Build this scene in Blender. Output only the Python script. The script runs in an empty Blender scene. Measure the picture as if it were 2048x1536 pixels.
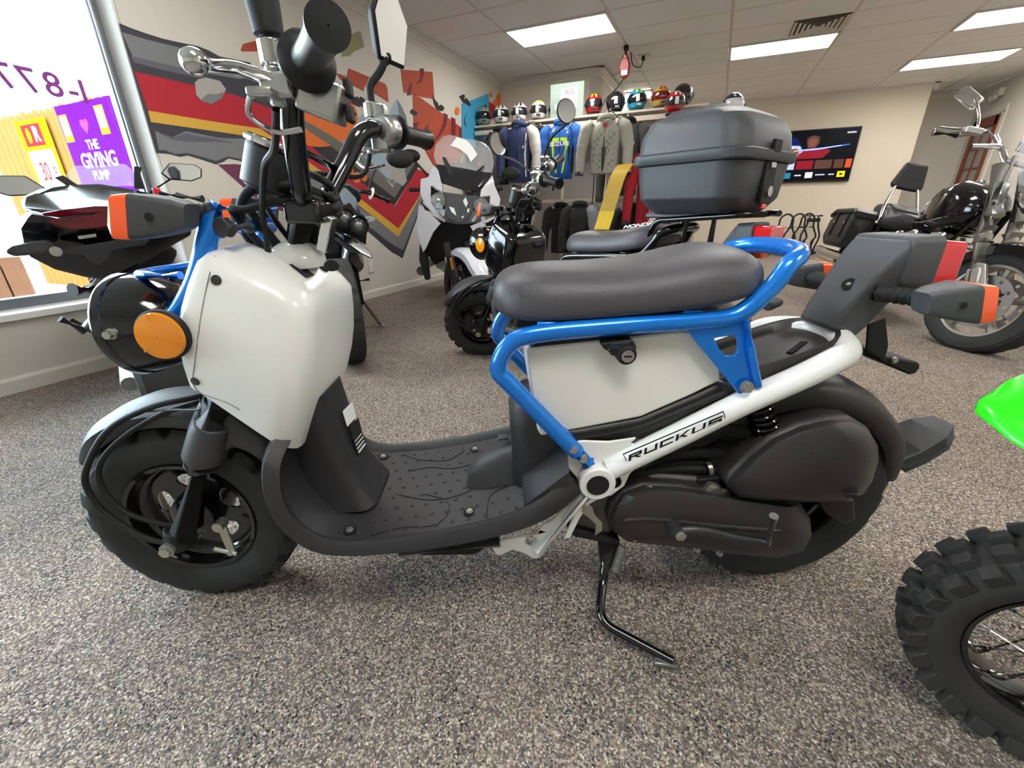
import bpy, bmesh, math, random
import numpy as np
from mathutils import Vector, Matrix
from mathutils.geometry import tessellate_polygon
random.seed(7)
D=bpy.data; SC=bpy.context.scene; COL=SC.collection
# ------------------------------------------------------------ camera
F_PX,YAW,PITCH,ROLL,CAM_H=854.136,-0.424066,0.388912,-0.0152405,0.80
_f=np.array([math.sin(YAW)*math.cos(PITCH),math.cos(YAW)*math.cos(PITCH),-math.sin(PITCH)])
_r=np.array([math.cos(YAW),-math.sin(YAW),0.0]); _u=np.cross(_r,_f)
CR=math.cos(ROLL)*_r+math.sin(ROLL)*_u; CU=-math.sin(ROLL)*_r+math.cos(ROLL)*_u; CF=_f
CC=np.array([0,0,CAM_H])
cam=D.objects.new('camera',D.cameras.new('camera')); COL.objects.link(cam)
cam.data.sensor_width=36; cam.data.lens=36*F_PX/2048; cam.data.clip_start=0.02; cam.data.clip_end=200
cam.matrix_world=Matrix(((CR[0],CU[0],-CF[0],0),(CR[1],CU[1],-CF[1],0),(CR[2],CU[2],-CF[2],CAM_H),(0,0,0,1)))
SC.camera=cam
# ------------------------------------------------------------ light
vs=SC.view_settings
vs.view_transform='Standard'; vs.look='None'; vs.gamma=1; vs.use_curve_mapping=False; vs.exposure=0.48
LAMP=16.5; SKY=13.0; SUN=0.6
w=D.worlds.new('sky'); SC.world=w; w.use_nodes=True
bg=w.node_tree.nodes['Background']; bg.inputs[0].default_value=(0.74,0.87,1.0,1); bg.inputs[1].default_value=SKY
sun=D.objects.new('sun',D.lights.new('sun','SUN')); COL.objects.link(sun)
sun.data.energy=SUN; sun.data.angle=0.01; sun.data.color=(1,0.95,0.86)
sun.rotation_euler=Vector((-0.62,0.35,-0.7)).to_track_quat('-Z','Y').to_euler()
pl=D.lights.new('window_portal','AREA'); pl.shape='RECTANGLE'; pl.size=3.7; pl.size_y=1.8; pl.cycles.is_portal=True
po=D.objects.new('window_portal',pl); COL.objects.link(po); po.location=(-3.2,-0.13,1.26)
po.rotation_euler=Vector((1,0,0)).to_track_quat('-Z','Z').to_euler()
# ------------------------------------------------------------ picture -> place
def ray(x,y): return CF+CR*(x-1024)/F_PX-CU*(y-768)/F_PX
def onX(x,y,X): d=ray(x,y); return tuple(CC+d*(X/d[0]))
def onY(x,y,Y): d=ray(x,y); return tuple(CC+d*(Y/d[1]))
def onZ(x,y,Z): d=ray(x,y); return tuple(CC+d*((Z-CAM_H)/d[2]))
class Frame:
    """ground frame of a vehicle: x towards its rear, y to its right side, z up; lean tips it to its left"""
    def __init__(s,ox,oy,deg,lean=0):
        a=math.radians(deg); l=math.radians(lean); s.o=np.array([ox,oy,0.]); s.deg=deg; s.a=a; s.lean=l
        s.x=np.array([math.cos(a),math.sin(a),0]); y0=np.array([-math.sin(a),math.cos(a),0]); z0=np.array([0,0,1.])
        s.y=math.cos(l)*y0+math.sin(l)*z0; s.z=math.cos(l)*z0-math.sin(l)*y0
    def l(s,P): P=np.array(P)-s.o; return (float(P@s.x),float(P@s.y),float(P@s.z))
    def p(s,px,py,y):       # point of the plane y=const seen at a picture point
        d=ray(px,py); k=(y-((CC-s.o)@s.y))/(d@s.y); return s.l(CC+k*d)
    def px_(s,px,py,x):     # plane x=const
        d=ray(px,py); k=(x-((CC-s.o)@s.x))/(d@s.x); return s.l(CC+k*d)
    def root(s,name,label,cat_):
        t=thing(name,label,cat_,tuple(s.o)); t.rotation_euler=(s.lean,0,s.a); return t
# ------------------------------------------------------------ materials
def lin(h):
    if isinstance(h,str):
        h=h.lstrip('#'); c=[int(h[i:i+2],16)/255 for i in (0,2,4)]
    else: c=h
    return tuple((x/12.92 if x<=.04045 else ((x+.055)/1.055)**2.4) for x in c)+(1,)
MATS={}
def mat(name,col='#808080',rough=.5,metal=0,coat=0,spec=.5,emit=0,trans=0,alpha=1,bump=0,bscale=200,noise=0,nscale=8,ior=1.45,sheen=0):
    if name in MATS: return MATS[name]
    m=D.materials.new(name); m.use_nodes=True; nt=m.node_tree; b=nt.nodes['Principled BSDF']; I=b.inputs
    c=lin(col); I['Base Color'].default_value=c; I['Roughness'].default_value=rough; I['Metallic'].default_value=metal
    I['Coat Weight'].default_value=coat; I['Coat Roughness'].default_value=.06; I['Specular IOR Level'].default_value=spec
    I['IOR'].default_value=ior
    if emit: I['Emission Color'].default_value=c; I['Emission Strength'].default_value=emit
    if trans: I['Transmission Weight'].default_value=trans
    if alpha<1: I['Alpha'].default_value=alpha
    if sheen: I['Sheen Weight'].default_value=sheen
    if bump or noise:
        tc=nt.nodes.new('ShaderNodeTexCoord')
    if noise:
        n=nt.nodes.new('ShaderNodeTexNoise'); n.inputs['Scale'].default_value=nscale; n.inputs['Detail'].default_value=5
        nt.links.new(tc.outputs['Object'],n.inputs['Vector'])
        mx=nt.nodes.new('ShaderNodeMix'); mx.data_type='RGBA'; mx.inputs['A'].default_value=tuple(x*(1-noise) for x in c[:3])+(1,)
        mx.inputs['B'].default_value=tuple(min(1,x*(1+noise)) for x in c[:3])+(1,)
        nt.links.new(n.outputs['Fac'],mx.inputs['Factor']); nt.links.new(mx.outputs['Result'],I['Base Color'])
    if bump:
        n=nt.nodes.new('ShaderNodeTexNoise'); n.inputs['Scale'].default_value=bscale; n.inputs['Detail'].default_value=3
        nt.links.new(tc.outputs['Object'],n.inputs['Vector'])
        bp=nt.nodes.new('ShaderNodeBump'); bp.inputs['Strength'].default_value=bump; bp.inputs['Distance'].default_value=.002
        nt.links.new(n.outputs['Fac'],bp.inputs['Height']); nt.links.new(bp.outputs['Normal'],I['Normal'])
    MATS[name]=m; return m
def M_(n): return MATS[n]
mat('wall_paint','#cdc7bc',.75,bump=.06,bscale=90); mat('tan_paint','#d3c8b4',.75,bump=.05,bscale=90)
mat('trim_white','#d2ccc2',.45); mat('sill_white','#eceae6',.4); mat('jamb_plaster','#d8d5d0',.85,bump=.5,bscale=60)
mat('alu','#8c9096',.35,.8); mat('ceil_panel','#e4e3df',.9,bump=.15,bscale=12,noise=.05,nscale=2.5); mat('ceil_bar','#cfc8bc',.6)
mat('black_gloss','#0a0a0c',.12,coat=.5); mat('black_plastic','#2b2a2c',.45,bump=.25,bscale=900); mat('black_matte','#131314',.65)
mat('dark_plastic','#38383b',.45,bump=.2,bscale=900); mat('grey_plastic','#47484b',.5,bump=.25,bscale=700)
mat('seat_vinyl','#464347',.40,bump=.35,bscale=420); mat('rubber','#282a29',.7,bump=.3,bscale=300,noise=.15,nscale=30)
mat('rubber_dusty','#292624',.8,bump=.3,bscale=300,noise=.3,nscale=12)
mat('white_gloss','#ebebe5',.22,coat=.35); mat('white_panel','#e0ddd4',.4,coat=.1); mat('white_paint','#e6e6e2',.25,coat=.4)
mat('blue_metal','#0a78dc',.25,.42,coat=.6); mat('chrome','#d8d8d8',.12,1); mat('chrome_soft','#bdbdbb',.3,1); mat('zinc','#b9b8ae',.35,.9)
mat('steel','#8d8d8b',.4,.9); mat('steel_dark','#4a4a4b',.45,.8); mat('engine_alu','#6d6a66',.55,.7)
mat('orange_lens','#ff5a12',.18,coat=.5,spec=.6); mat('amber','#e48a12',.15,coat=.6); mat('red_lens','#d40f1c',.15,coat=.6)
mat('dark_red_lens','#7d1020',.2,coat=.5); mat('green','#22d60a',.3,coat=.3); mat('mirror','#e8e8ea',.03,1); mat('gap','#0b0b0b',.9)
mat('bronze_plastic','#2f2b29',.42,bump=.15,bscale=600); mat('decal_black','#111113',.35); mat('white_print','#e9e9e6',.6)
mat('glass_smoke','#5c5f62',.04,trans=0,alpha=.38,spec=.7); mat('screen_clear','#dfe4e6',.03,alpha=.22,spec=.6)
mat('grip_black','#121213',.36,bump=.1,bscale=300); mat('seam_grey','#8e8c88',.6)
def glass_mat():
    m=D.materials.new('window_glass'); m.use_nodes=True; nt=m.node_tree
    for n in list(nt.nodes): nt.nodes.remove(n)
    o=nt.nodes.new('ShaderNodeOutputMaterial'); t=nt.nodes.new('ShaderNodeBsdfTransparent'); g=nt.nodes.new('ShaderNodeBsdfGlossy')
    g.inputs['Roughness'].default_value=.02; t.inputs[0].default_value=(.93,.96,.95,1)
    mx=nt.nodes.new('ShaderNodeMixShader'); fr=nt.nodes.new('ShaderNodeFresnel'); fr.inputs['IOR'].default_value=1.35
    nt.links.new(fr.outputs[0],mx.inputs[0]); nt.links.new(t.outputs[0],mx.inputs[1]); nt.links.new(g.outputs[0],mx.inputs[2]); nt.links.new(mx.outputs[0],o.inputs[0])
    MATS['window_glass']=m
glass_mat()
def ramp_mat(name,scale,stops,rough=.9,bump=.6,kind='VORONOI',second=None,bdist=.004):
    m=D.materials.new(name); m.use_nodes=True; nt=m.node_tree; b=nt.nodes['Principled BSDF']; b.inputs['Roughness'].default_value=rough
    b.inputs['Specular IOR Level'].default_value=.2
    tc=nt.nodes.new('ShaderNodeTexCoord')
    v=nt.nodes.new('ShaderNodeTexVoronoi'); v.inputs['Scale'].default_value=scale
    # warp the cells a little so that the tufts look twisted
    n0=nt.nodes.new('ShaderNodeTexNoise'); n0.inputs['Scale'].default_value=scale*.55; n0.inputs['Detail'].default_value=2
    nt.links.new(tc.outputs['Object'],n0.inputs['Vector'])
    va=nt.nodes.new('ShaderNodeVectorMath'); va.operation='MULTIPLY_ADD'; va.inputs[1].default_value=(1.6/scale,)*3
    nt.links.new(n0.outputs['Color'],va.inputs[0]); nt.links.new(tc.outputs['Object'],va.inputs[2]); nt.links.new(va.outputs[0],v.inputs['Vector'])
    sp=nt.nodes.new('ShaderNodeSeparateColor'); nt.links.new(v.outputs['Color'],sp.inputs[0])
    r=nt.nodes.new('ShaderNodeValToRGB'); r.color_ramp.interpolation='LINEAR'
    e=r.color_ramp.elements
    e[0].position=stops[0][0]; e[0].color=lin(stops[0][1]); e[1].position=stops[-1][0]; e[1].color=lin(stops[-1][1])
    for p_,c_ in stops[1:-1]: q=e.new(p_); q.color=lin(c_)
    n1=nt.nodes.new('ShaderNodeTexNoise'); n1.inputs['Scale'].default_value=7; n1.inputs['Detail'].default_value=4
    nt.links.new(tc.outputs['Object'],n1.inputs['Vector'])
    ad=nt.nodes.new('ShaderNodeMath'); ad.operation='MULTIPLY_ADD'; ad.inputs[1].default_value=.5; 
    sb=nt.nodes.new('ShaderNodeMath'); sb.operation='SUBTRACT'; sb.inputs[1].default_value=.5
    nt.links.new(n1.outputs['Fac'],sb.inputs[0]); nt.links.new(sb.outputs[0],ad.inputs[0]); nt.links.new(sp.outputs[0],ad.inputs[2])
    nt.links.new(ad.outputs[0],r.inputs[0])
    mx=nt.nodes.new('ShaderNodeMix'); mx.data_type='RGBA'; mx.blend_type='MULTIPLY'; mx.inputs['Factor'].default_value=.75
    nt.links.new(r.outputs[0],mx.inputs['A'])
    r2=nt.nodes.new('ShaderNodeValToRGB'); r2.color_ramp.elements[0].position=.0; r2.color_ramp.elements[0].color=(1,1,1,1)
    r2.color_ramp.elements[1].position=.75; r2.color_ramp.elements[1].color=(.55,.52,.5,1)
    nt.links.new(v.outputs['Distance'],r2.inputs[0]); nt.links.new(r2.outputs[0],mx.inputs['B'])
    nt.links.new(mx.outputs['Result'],b.inputs['Base Color'])
    bp=nt.nodes.new('ShaderNodeBump'); bp.inputs['Strength'].default_value=bump; bp.inputs['Distance'].default_value=bdist; bp.invert=True
    nt.links.new(v.outputs['Distance'],bp.inputs['Height']); nt.links.new(bp.outputs['Normal'],b.inputs['Normal'])
    MATS[name]=m; return m
ramp_mat('carpet',300,[(0,'#2f2d2f'),(.14,'#7d7268'),(.27,'#4f525a'),(.4,'#b0a292'),(.5,'#6f645c'),(.62,'#c9baa8'),(.72,'#8d7668'),(.8,'#57585e'),(.9,'#e2d6c6'),(1,'#7c6a5e')],bump=.45,bdist=.002)
# ------------------------------------------------------------ mesh building
def V(*a): return Vector(a[0] if len(a)==1 else a)
def basis(d,up=(0,0,1)):
    d=V(d).normalized(); u=V(up)
    if abs(d.dot(u))>.95: u=V(1,0,0)
    s=d.cross(u).normalized(); t=s.cross(d).normalized()
    return d,s,t
def fil(pts,rad=.03,n=6):
    """round the corners of a poly-line"""
    P=[V(p) for p in pts]; out=[P[0]]
    for i in range(1,len(P)-1):
        a,b,c=P[i-1],P[i],P[i+1]; u=(a-b); v=(c-b); lu,lv=u.length,v.length
        if lu<1e-6 or lv<1e-6: continue
        u/=lu; v/=lv; k=min(rad,lu*.48,lv*.48)
        p0=b+u*k; p1=b+v*k
        for j in range(n+1):
            t=j/n; out.append(p0*(1-t)**2+b*2*t*(1-t)+p1*t*t)
    out.append(P[-1]); return out
def cat(pts,n=6,closed=False):
    P=[V(p) for p in pts]; m=len(P); out=[]
    for i in range(m if closed else m-1):
        if closed: a,b,c,d=P[i-1],P[i],P[(i+1)%m],P[(i+2)%m]
        else: a,b,c,d=P[max(i-1,0)],P[i],P[i+1],P[min(i+2,m-1)]
        for j in range(n):
            t=j/n; out.append(.5*((2*b)+(c-a)*t+(2*a-5*b+4*c-d)*t*t+(3*b-a-3*c+d)*t**3))
    if not closed: out.append(P[-1])
    return out
class MB:
    def __init__(s): s.v=[]; s.f=[]
    def add(s,v,f):
        o=len(s.v); s.v+=[tuple(x) for x in v]; s.f+=[tuple(i+o for i in q) for q in f]; return s
    def box(s,c,d,R=None,tap=1):
        x,y,z=[k/2 for k in d]; v=[V(a*x*(tap if e>0 else 1),b*y*(tap if e>0 else 1),e*z) for a in(-1,1) for b in(-1,1) for e in(-1,1)]
        if R is not None: v=[R@q for q in v]
        return s.add([q+V(c) for q in v],[(0,1,3,2),(4,6,7,5),(0,4,5,1),(2,3,7,6),(0,2,6,4),(1,5,7,3)])
    def cyl(s,a,b,r0,r1=None,n=20,caps=True):
        r1=r0 if r1 is None else r1; d,u,t=basis(V(b)-V(a)); v=[]
        for (p,r) in ((V(a),r0),(V(b),r1)):
            for i in range(n):
                q=2*math.pi*i/n; v.append(p+u*(r*math.cos(q))+t*(r*math.sin(q)))
        f=[(i,(i+1)%n,n+(i+1)%n,n+i) for i in range(n)]
        if caps: f+=[tuple(range(n))[::-1],tuple(range(n,2*n))]
        return s.add(v,f)
    def tube(s,pts,r,n=12,closed=False,flat=1,up=(0,0,1)):
        P=[V(p) for p in pts]; m=len(P); rr=r if isinstance(r,(list,tuple)) else [r]*m
        if len(rr)!=m: rr=[rr[0]+(rr[-1]-rr[0])*i/(m-1) for i in range(m)] if len(rr)==2 else [rr[min(int(i*len(rr)/m),len(rr)-1)] for i in range(m)]
        v=[]; prev=None
        for i in range(m):
            if closed: d=P[(i+1)%m]-P[i-1]
            else: d=P[min(i+1,m-1)]-P[max(i-1,0)]
            if d.length<1e-9: d=V(1,0,0)
            d.normalize()
            if prev is None: _,u,t=basis(d,up)
            else:
                u=prev-d*prev.dot(d)
                if u.length<1e-6: _,u,t=basis(d)
                u.normalize(); t=d.cross(u)
            prev=u
            for j in range(n):
                q=2*math.pi*j/n; v.append(P[i]+u*(rr[i]*math.cos(q))+t*(rr[i]*flat*math.sin(q)))
        f=[]
        for i in range(m if closed else m-1):
            k=(i+1)%m
            for j in range(n): f.append((i*n+j,i*n+(j+1)%n,k*n+(j+1)%n,k*n+j))
        if not closed: f+=[tuple(range(n))[::-1],tuple(range((m-1)*n,m*n))]
        return s.add(v,f)
    def lathe(s,prof,o,ax,n=40,up=(0,0,1),closed=False,mod=None,arc=None):
        d,u,t=basis(ax,up); v=[]; m=len(prof); f=[]
        a0,a1=arc if arc else (0,2*math.pi); nn=n if not arc else n+1
        for i in range(nn):
            q=a0+(a1-a0)*i/n
            for k,(r,h) in enumerate(prof):
                r2=r+(mod(i,k) if mod else 0)
                v.append(V(o)+d*h+u*(r2*math.cos(q))+t*(r2*math.sin(q)))
        for i in range(n):
            j=(i+1)%nn if not arc else i+1
            for k in range(m if closed else m-1):
                l=(k+1)%m; f.append((i*m+k,i*m+l,j*m+l,j*m+k))
        return s.add(v,f)
    def prism(s,poly,vec,holes=()):
        poly=[V(p) for p in poly]; vec=V(vec); loops=[poly]+[[V(p) for p in h] for h in holes]
        base=[p for L in loops for p in L]; n=len(base)
        if holes:
            tr=tessellate_polygon(loops); caps=[tuple(t) for t in tr]
        else: caps=[tuple(range(n))]
        f=[c for c in caps]+[tuple(i+n for i in reversed(c)) for c in caps]; o=0
        for L in loops:
            k=len(L); f+=[(o+i,o+(i+1)%k,n+o+(i+1)%k,n+o+i) for i in range(k)]; o+=k
        return s.add(base+[p+vec for p in base],f)
    def loft(s,rings,cap0=True,cap1=True,closed=True):
        m=len(rings[0]); v=[q for r in rings for q in r]; f=[]
        for i in range(len(rings)-1):
            for j in range(m if closed else m-1): k=(j+1)%m; f.append((i*m+j,i*m+k,(i+1)*m+k,(i+1)*m+j))
        if cap0: f.append(tuple(range(m))[::-1])
        if cap1: f.append(tuple(range((len(rings)-1)*m,len(rings)*m)))
        return s.add(v,f)
    def ell(s,c,r,R=None,n=20,m=12,z0=-1,z1=1):
        v=[];f=[]
        for i in range(m+1):
            th=math.asin(z0)+(math.asin(z1)-math.asin(z0))*i/m
            for j in range(n):
                q=2*math.pi*j/n; p=V(r[0]*math.cos(th)*math.cos(q),r[1]*math.cos(th)*math.sin(q),r[2]*math.sin(th))
                if R is not None: p=R@p
                v.append(p+V(c))
        for i in range(m):
            for j in range(n): k=(j+1)%n; f.append((i*n+j,i*n+k,(i+1)*n+k,(i+1)*n+j))
        return s.add(v,f)
    def disc(s,c,ax,r,n=24,ry=None,up=(0,0,1),th=.002):
        d,u,t=basis(ax,up); ry=ry or r
        return s.prism([V(c)+u*(r*math.cos(2*math.pi*i/n))+t*(ry*math.sin(2*math.pi*i/n)) for i in range(n)],d*th)
    def build(s,name,m,parent=None,bev=0,seg=2,sub=0,ang=38,flat=False,merge=True):
        me=D.meshes.new(name); me.from_pydata(s.v,[],s.f)
        bm=bmesh.new(); bm.from_mesh(me)
        if merge: bmesh.ops.remove_doubles(bm,verts=bm.verts,dist=1e-5)
        bmesh.ops.recalc_face_normals(bm,faces=bm.faces); bm.to_mesh(me); bm.free()
        me.materials.append(m if not isinstance(m,str) else MATS[m])
        if not flat:
            me.polygons.foreach_set('use_smooth',[True]*len(me.polygons)); me.set_sharp_from_angle(angle=math.radians(ang))
        o=D.objects.new(name,me); COL.objects.link(o)
        if parent: o.parent=parent
        if bev:
            b=o.modifiers.new('b','BEVEL'); b.width=bev; b.segments=seg; b.limit_method='ANGLE'; b.angle_limit=math.radians(32)
        if sub:
            q=o.modifiers.new('s','SUBSURF'); q.levels=sub; q.render_levels=sub
        return o
def tag(o,label=None,cat_=None,group=None,kind=None):
    if label: o['label']=label
    if cat_: o['category']=cat_
    if group: o['group']=group
    if kind: o['kind']=kind
    return o
def thing(name,label,cat_,loc=(0,0,0),rz=0,group=None):
    o=D.objects.new(name,None); COL.objects.link(o); o.empty_display_size=.1
    o.location=loc; o.rotation_euler=(0,0,rz); return tag(o,label,cat_,group)
def struct(o): o['kind']='structure'; return o
def copy_part(o,parent,loc=None,rot=None,scale=None):
    c=o.copy(); COL.objects.link(c); c.parent=parent
    if loc is not None: c.location=loc
    if rot is not None: c.rotation_euler=rot
    if scale is not None: c.scale=scale
    return c
_dg=None
def text_mesh(txt,size=1,extrude=.001,spacing=1,shear=0,bold=0):
    """glyph outlines of the built-in font as vertices and faces, centred, lying in XY"""
    cu=D.curves.new('t','FONT'); cu.body=txt; cu.size=size; cu.extrude=extrude; cu.space_character=spacing; cu.shear=shear
    cu.align_x='CENTER'; cu.align_y='CENTER'; cu.offset=bold; cu.resolution_u=4
    o=D.objects.new('t',cu); COL.objects.link(o)
    dg=bpy.context.evaluated_depsgraph_get(); me=D.meshes.new_from_object(o.evaluated_get(dg))
    v=[tuple(q.co) for q in me.vertices]; f=[tuple(p.vertices) for p in me.polygons]
    D.objects.remove(o); D.meshes.remove(me); D.curves.remove(cu); return v,f
def text_part(name,txt,o,xd,yd,m,parent=None,size=1,extrude=.0006,spacing=1,shear=0,sx=1,bold=0):
    v,f=text_mesh(txt,size,extrude,spacing,shear,bold); xd=V(xd).normalized(); yd=V(yd).normalized(); zd=xd.cross(yd)
    b=MB(); b.add([V(o)+xd*(p[0]*sx)+yd*p[1]+zd*p[2] for p in v],f); return b.build(name,m,parent,flat=True)
# ============================================================ the room
XW,YB,XC,YT,XE,YR,XR,YN=-3.02,6.43,-1.62,9.45,2.67,10.3,3.55,-3.0
CH=2.44
U0,V0,PU,PV=-2.1942,5.2988,1.03285,.51643
fl=struct(MB().box(((XW+XR)/2,(YN+YR)/2,-.05),(XR-XW+.4,YR-YN+.4,.1)).build('floor','carpet',flat=True)); tag(fl,'brown grey speckled loop carpet')
# left wall with the shop window
WY0,WY1,WZ0,WZ1,WT=-2.7,1.735,.365,2.26,.2
b=MB(); cx=XW-WT/2
b.box((cx,(WY1+YB)/2,CH/2),(WT,YB-WY1,CH)).box((cx,(YN+WY0)/2,CH/2),(WT,WY0-YN,CH))
b.box((cx,(WY0+WY1)/2,WZ0/2),(WT,WY1-WY0,WZ0)).box((cx,(WY0+WY1)/2,(WZ1+CH)/2),(WT,WY1-WY0,CH-WZ1))
wl=struct(b.build('wall_left','wall_paint',flat=True)); tag(wl,'beige wall with colourful mural beside the shop window')
struct(MB().box(((XW+XC)/2,YB+.1,CH/2),(XC-XW,.2,CH)).build('wall_back','tan_paint',flat=True))
struct(MB().box((XC-.06,(YB+YT)/2+.1,CH/2),(.12,YT-YB-.2+.4,CH)).build('wall_return','wall_paint',flat=True))
struct(MB().box(((XC+XE)/2-.06,YT+.1,CH/2),(XE-XC+.12,.2,CH)).build('wall_screen','tan_paint',flat=True))
struct(MB().box((XE-.1,(YT+YR)/2+.1,CH/2),(.2,YR-YT-.2,CH)).build('wall_passage','wall_paint',flat=True))
struct(MB().box(((XE+XR)/2,YR+.1,CH/2),(XR-XE+.4,.2,CH)).build('wall_passage_end','wall_paint',flat=True))
struct(MB().box((XR+.1,(YN+YR)/2,CH/2),(.2,YR-YN+.2,CH)).build('wall_right','wall_paint',flat=True))
struct(MB().box(((XW+XR)/2,YN-.1,CH/2),(XR-XW+.4,.2,CH)).build('wall_front','wall_paint',flat=True))
# baseboards and crown mouldings
BBP=[(0,0),(.014,0),(.014,.062),(.008,.075),(0,.077)]
def run(name,p0,p1,prof,nrm,m='trim_white'):
    p0,p1,n=V(p0),V(p1),V(nrm); return struct(MB().prism([p0+n*a+V(0,0,z) for a,z in prof],p1-p0).build(name,m,ang=20))
run('baseboard_left',(XW,YN,0),(XW,YB,0),BBP,(1,0,0)); run('baseboard_back',(XW,YB,0),(XC,YB,0),BBP,(0,-1,0))
run('baseboard_screen',(XC,YT,0),(XE,YT,0),BBP,(0,-1,0)); run('baseboard_passage',(XE,YR,0),(XR,YR,0),BBP,(0,-1,0)); run('baseboard_right',(XR,YN,0),(XR,9.0,0),BBP,(-1,0,0))
CRP=[(0,-.085),(.008,-.085),(.012,-.07),(.03,-.055),(.045,-.03),(.06,-.022),(.066,-.012),(.066,0),(0,0)]
Z=CH
run('trim_1',(XW,YN,Z),(XW,YB,Z),CRP,(1,0,0)); run('trim_2',(XW,YB,Z),(XC+.066,YB,Z),CRP,(0,-1,0)); run('trim_3',(XC,YB-.066,Z),(XC,YT,Z),CRP,(1,0,0))
run('trim_4',(XC,YT,Z),(XE+.066,YT,Z),CRP,(0,-1,0)); run('trim_5',(XE,YT-.066,Z),(XE,YR,Z),CRP,(1,0,0)); run('trim_6',(XE,YR,Z),(XR,YR,Z),CRP,(0,-1,0))
# window: plaster jambs are the wall itself; sill, aluminium frame, glass, lettering
win=tag(D.objects.new('window_1',None),'large shop window with aluminium frame'); COL.objects.link(win); struct(win); win.location=(XW-.15,WY1,WZ0)
WO=V(win.location)
def wpart(b,name,m,**k): b.v=[tuple(V(q)-WO) for q in b.v]; return b.build(name,m,win,**k)
wpart(MB().box((XW-.06,(WY0+WY1)/2,WZ0-.012),(.16,WY1-WY0,.034)),'window_sill','sill_white',bev=.004)
wpart(MB().box((XW-.085,WY1-.006,(WZ0+WZ1)/2),(.15,.014,WZ1-WZ0)),'window_jamb','jamb_plaster')
for (y,wd) in ((WY1-.035,.05),(WY0+.03,.05),(-.35,.05)):
    wpart(MB().box((XW-.165,y,(WZ0+WZ1)/2),(.05,wd,WZ1-WZ0-.02)).box((XW-.15,y-.012,(WZ0+WZ1)/2),(.06,.014,WZ1-WZ0-.03)),'window_frame','alu',bev=.003)
wpart(MB().box((XW-.165,(WY0+WY1)/2,WZ0+.03),(.05,WY1-WY0-.02,.05)).box((XW-.15,(WY0+WY1)/2,WZ0+.05),(.06,WY1-WY0-.03,.014)),'window_frame','alu',bev=.003)
wpart(MB().box((XW-.165,(WY0+WY1)/2,WZ1-.03),(.05,WY1-WY0-.02,.05)),'window_frame','alu',bev=.003)
for (a,c) in ((WY0+.05,-.37),(-.33,WY1-.05)):
    wpart(MB().box((XW-.165,(a+c)/2,(WZ0+WZ1)/2),(.006,c-a,WZ1-WZ0-.08)),'pane','window_glass')
def film_mat(name,c):
    m=D.materials.new(name); m.use_nodes=True; nt=m.node_tree
    for n in list(nt.nodes): nt.nodes.remove(n)
    o=nt.nodes.new('ShaderNodeOutputMaterial'); t=nt.nodes.new('ShaderNodeBsdfTranslucent'); t.inputs[0].default_value=c; nt.links.new(t.outputs[0],o.inputs[0]); MATS[name]=m
film_mat('decal_red',(.27,.12,.24,1))
yy=1.53
for ch,px,py in (('1',167,186),('-',146,181),('8',107,172),('7',56,162),('7',6,152)):
    p=onX(px,py,XW-.158)
    t=text_part('phone_number',ch,(XW-.158,p[1],p[2]),(0,-1,0),(0,0,1),'decal_red',None,size=.150,extrude=.0006,bold=.002)
    t.data.transform(Matrix.Translation(-WO)); t.parent=win
# ------------------------------------------------------------ ceiling
cl=struct(MB().box(((XW+XR)/2,(YN+YR)/2,CH+.06),(XR-XW+.4,YR-YN+.4,.08)).build('ceiling','ceil_panel',flat=True)); tag(cl,'suspended ceiling of lay-in panels')
pm=MB().box((0,0,0),(PU-.022,PV-.022,.012)).build('ceiling_panel','ceil_panel',cl,bev=.003); pm.hide_render=False
LIGHTS=[(0,-1),(2,2),(4,5),(4,2),(0,5),(2,-5),(0,-8),(4,-3),(2,-11),(4,-9)]; VENT=(2.52,1)  # after the visible panels come unseen ones, added for illumination
first=True
for i in range(-1,6):
    for j in range(-7,10):
        x0,x1=U0+PU*i,U0+PU*(i+1); y0,y1=V0+PV*j,V0+PV*(j+1)
        if x0>XR or x1<XW or y0>YR: continue
        if (i,j) in LIGHTS: continue
        if y1>YB+.3 and x0<XC-.5: continue
        # narrow rows along the wall keep their own width
        sx=1.0; cx_=(x0+x1)/2
        if x0<XW: sx=(x1-XW-.02)/(PU-.022); cx_=(x1+XW)/2
        if x1>XR: sx=(XR-x0-.02)/(PU-.022); cx_=(x0+XR)/2
        loc=(cx_,(y0+y1)/2,CH+.008)
        if first: pm.location=loc; pm.scale=(sx,1,1); first=False
        else: copy_part(pm,cl,loc,scale=(sx,1,1))
yv0,yv1=V0-7*PV,YT
for i in range(-1,6):
    x=U0+PU*(i)
    if XW+.1<x<XR-.05: MB().box((x,(yv0+yv1)/2,CH+.006),(.02,yv1-yv0,.006)).build('grid_bar','ceil_bar',cl)
for j in range(-7,10):
    y=V0+PV*j
    if y<YT: MB().box(((XW+XR)/2,y,CH+.0065),(XR-XW,.02,.006)).build('grid_bar','ceil_bar',cl)
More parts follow.
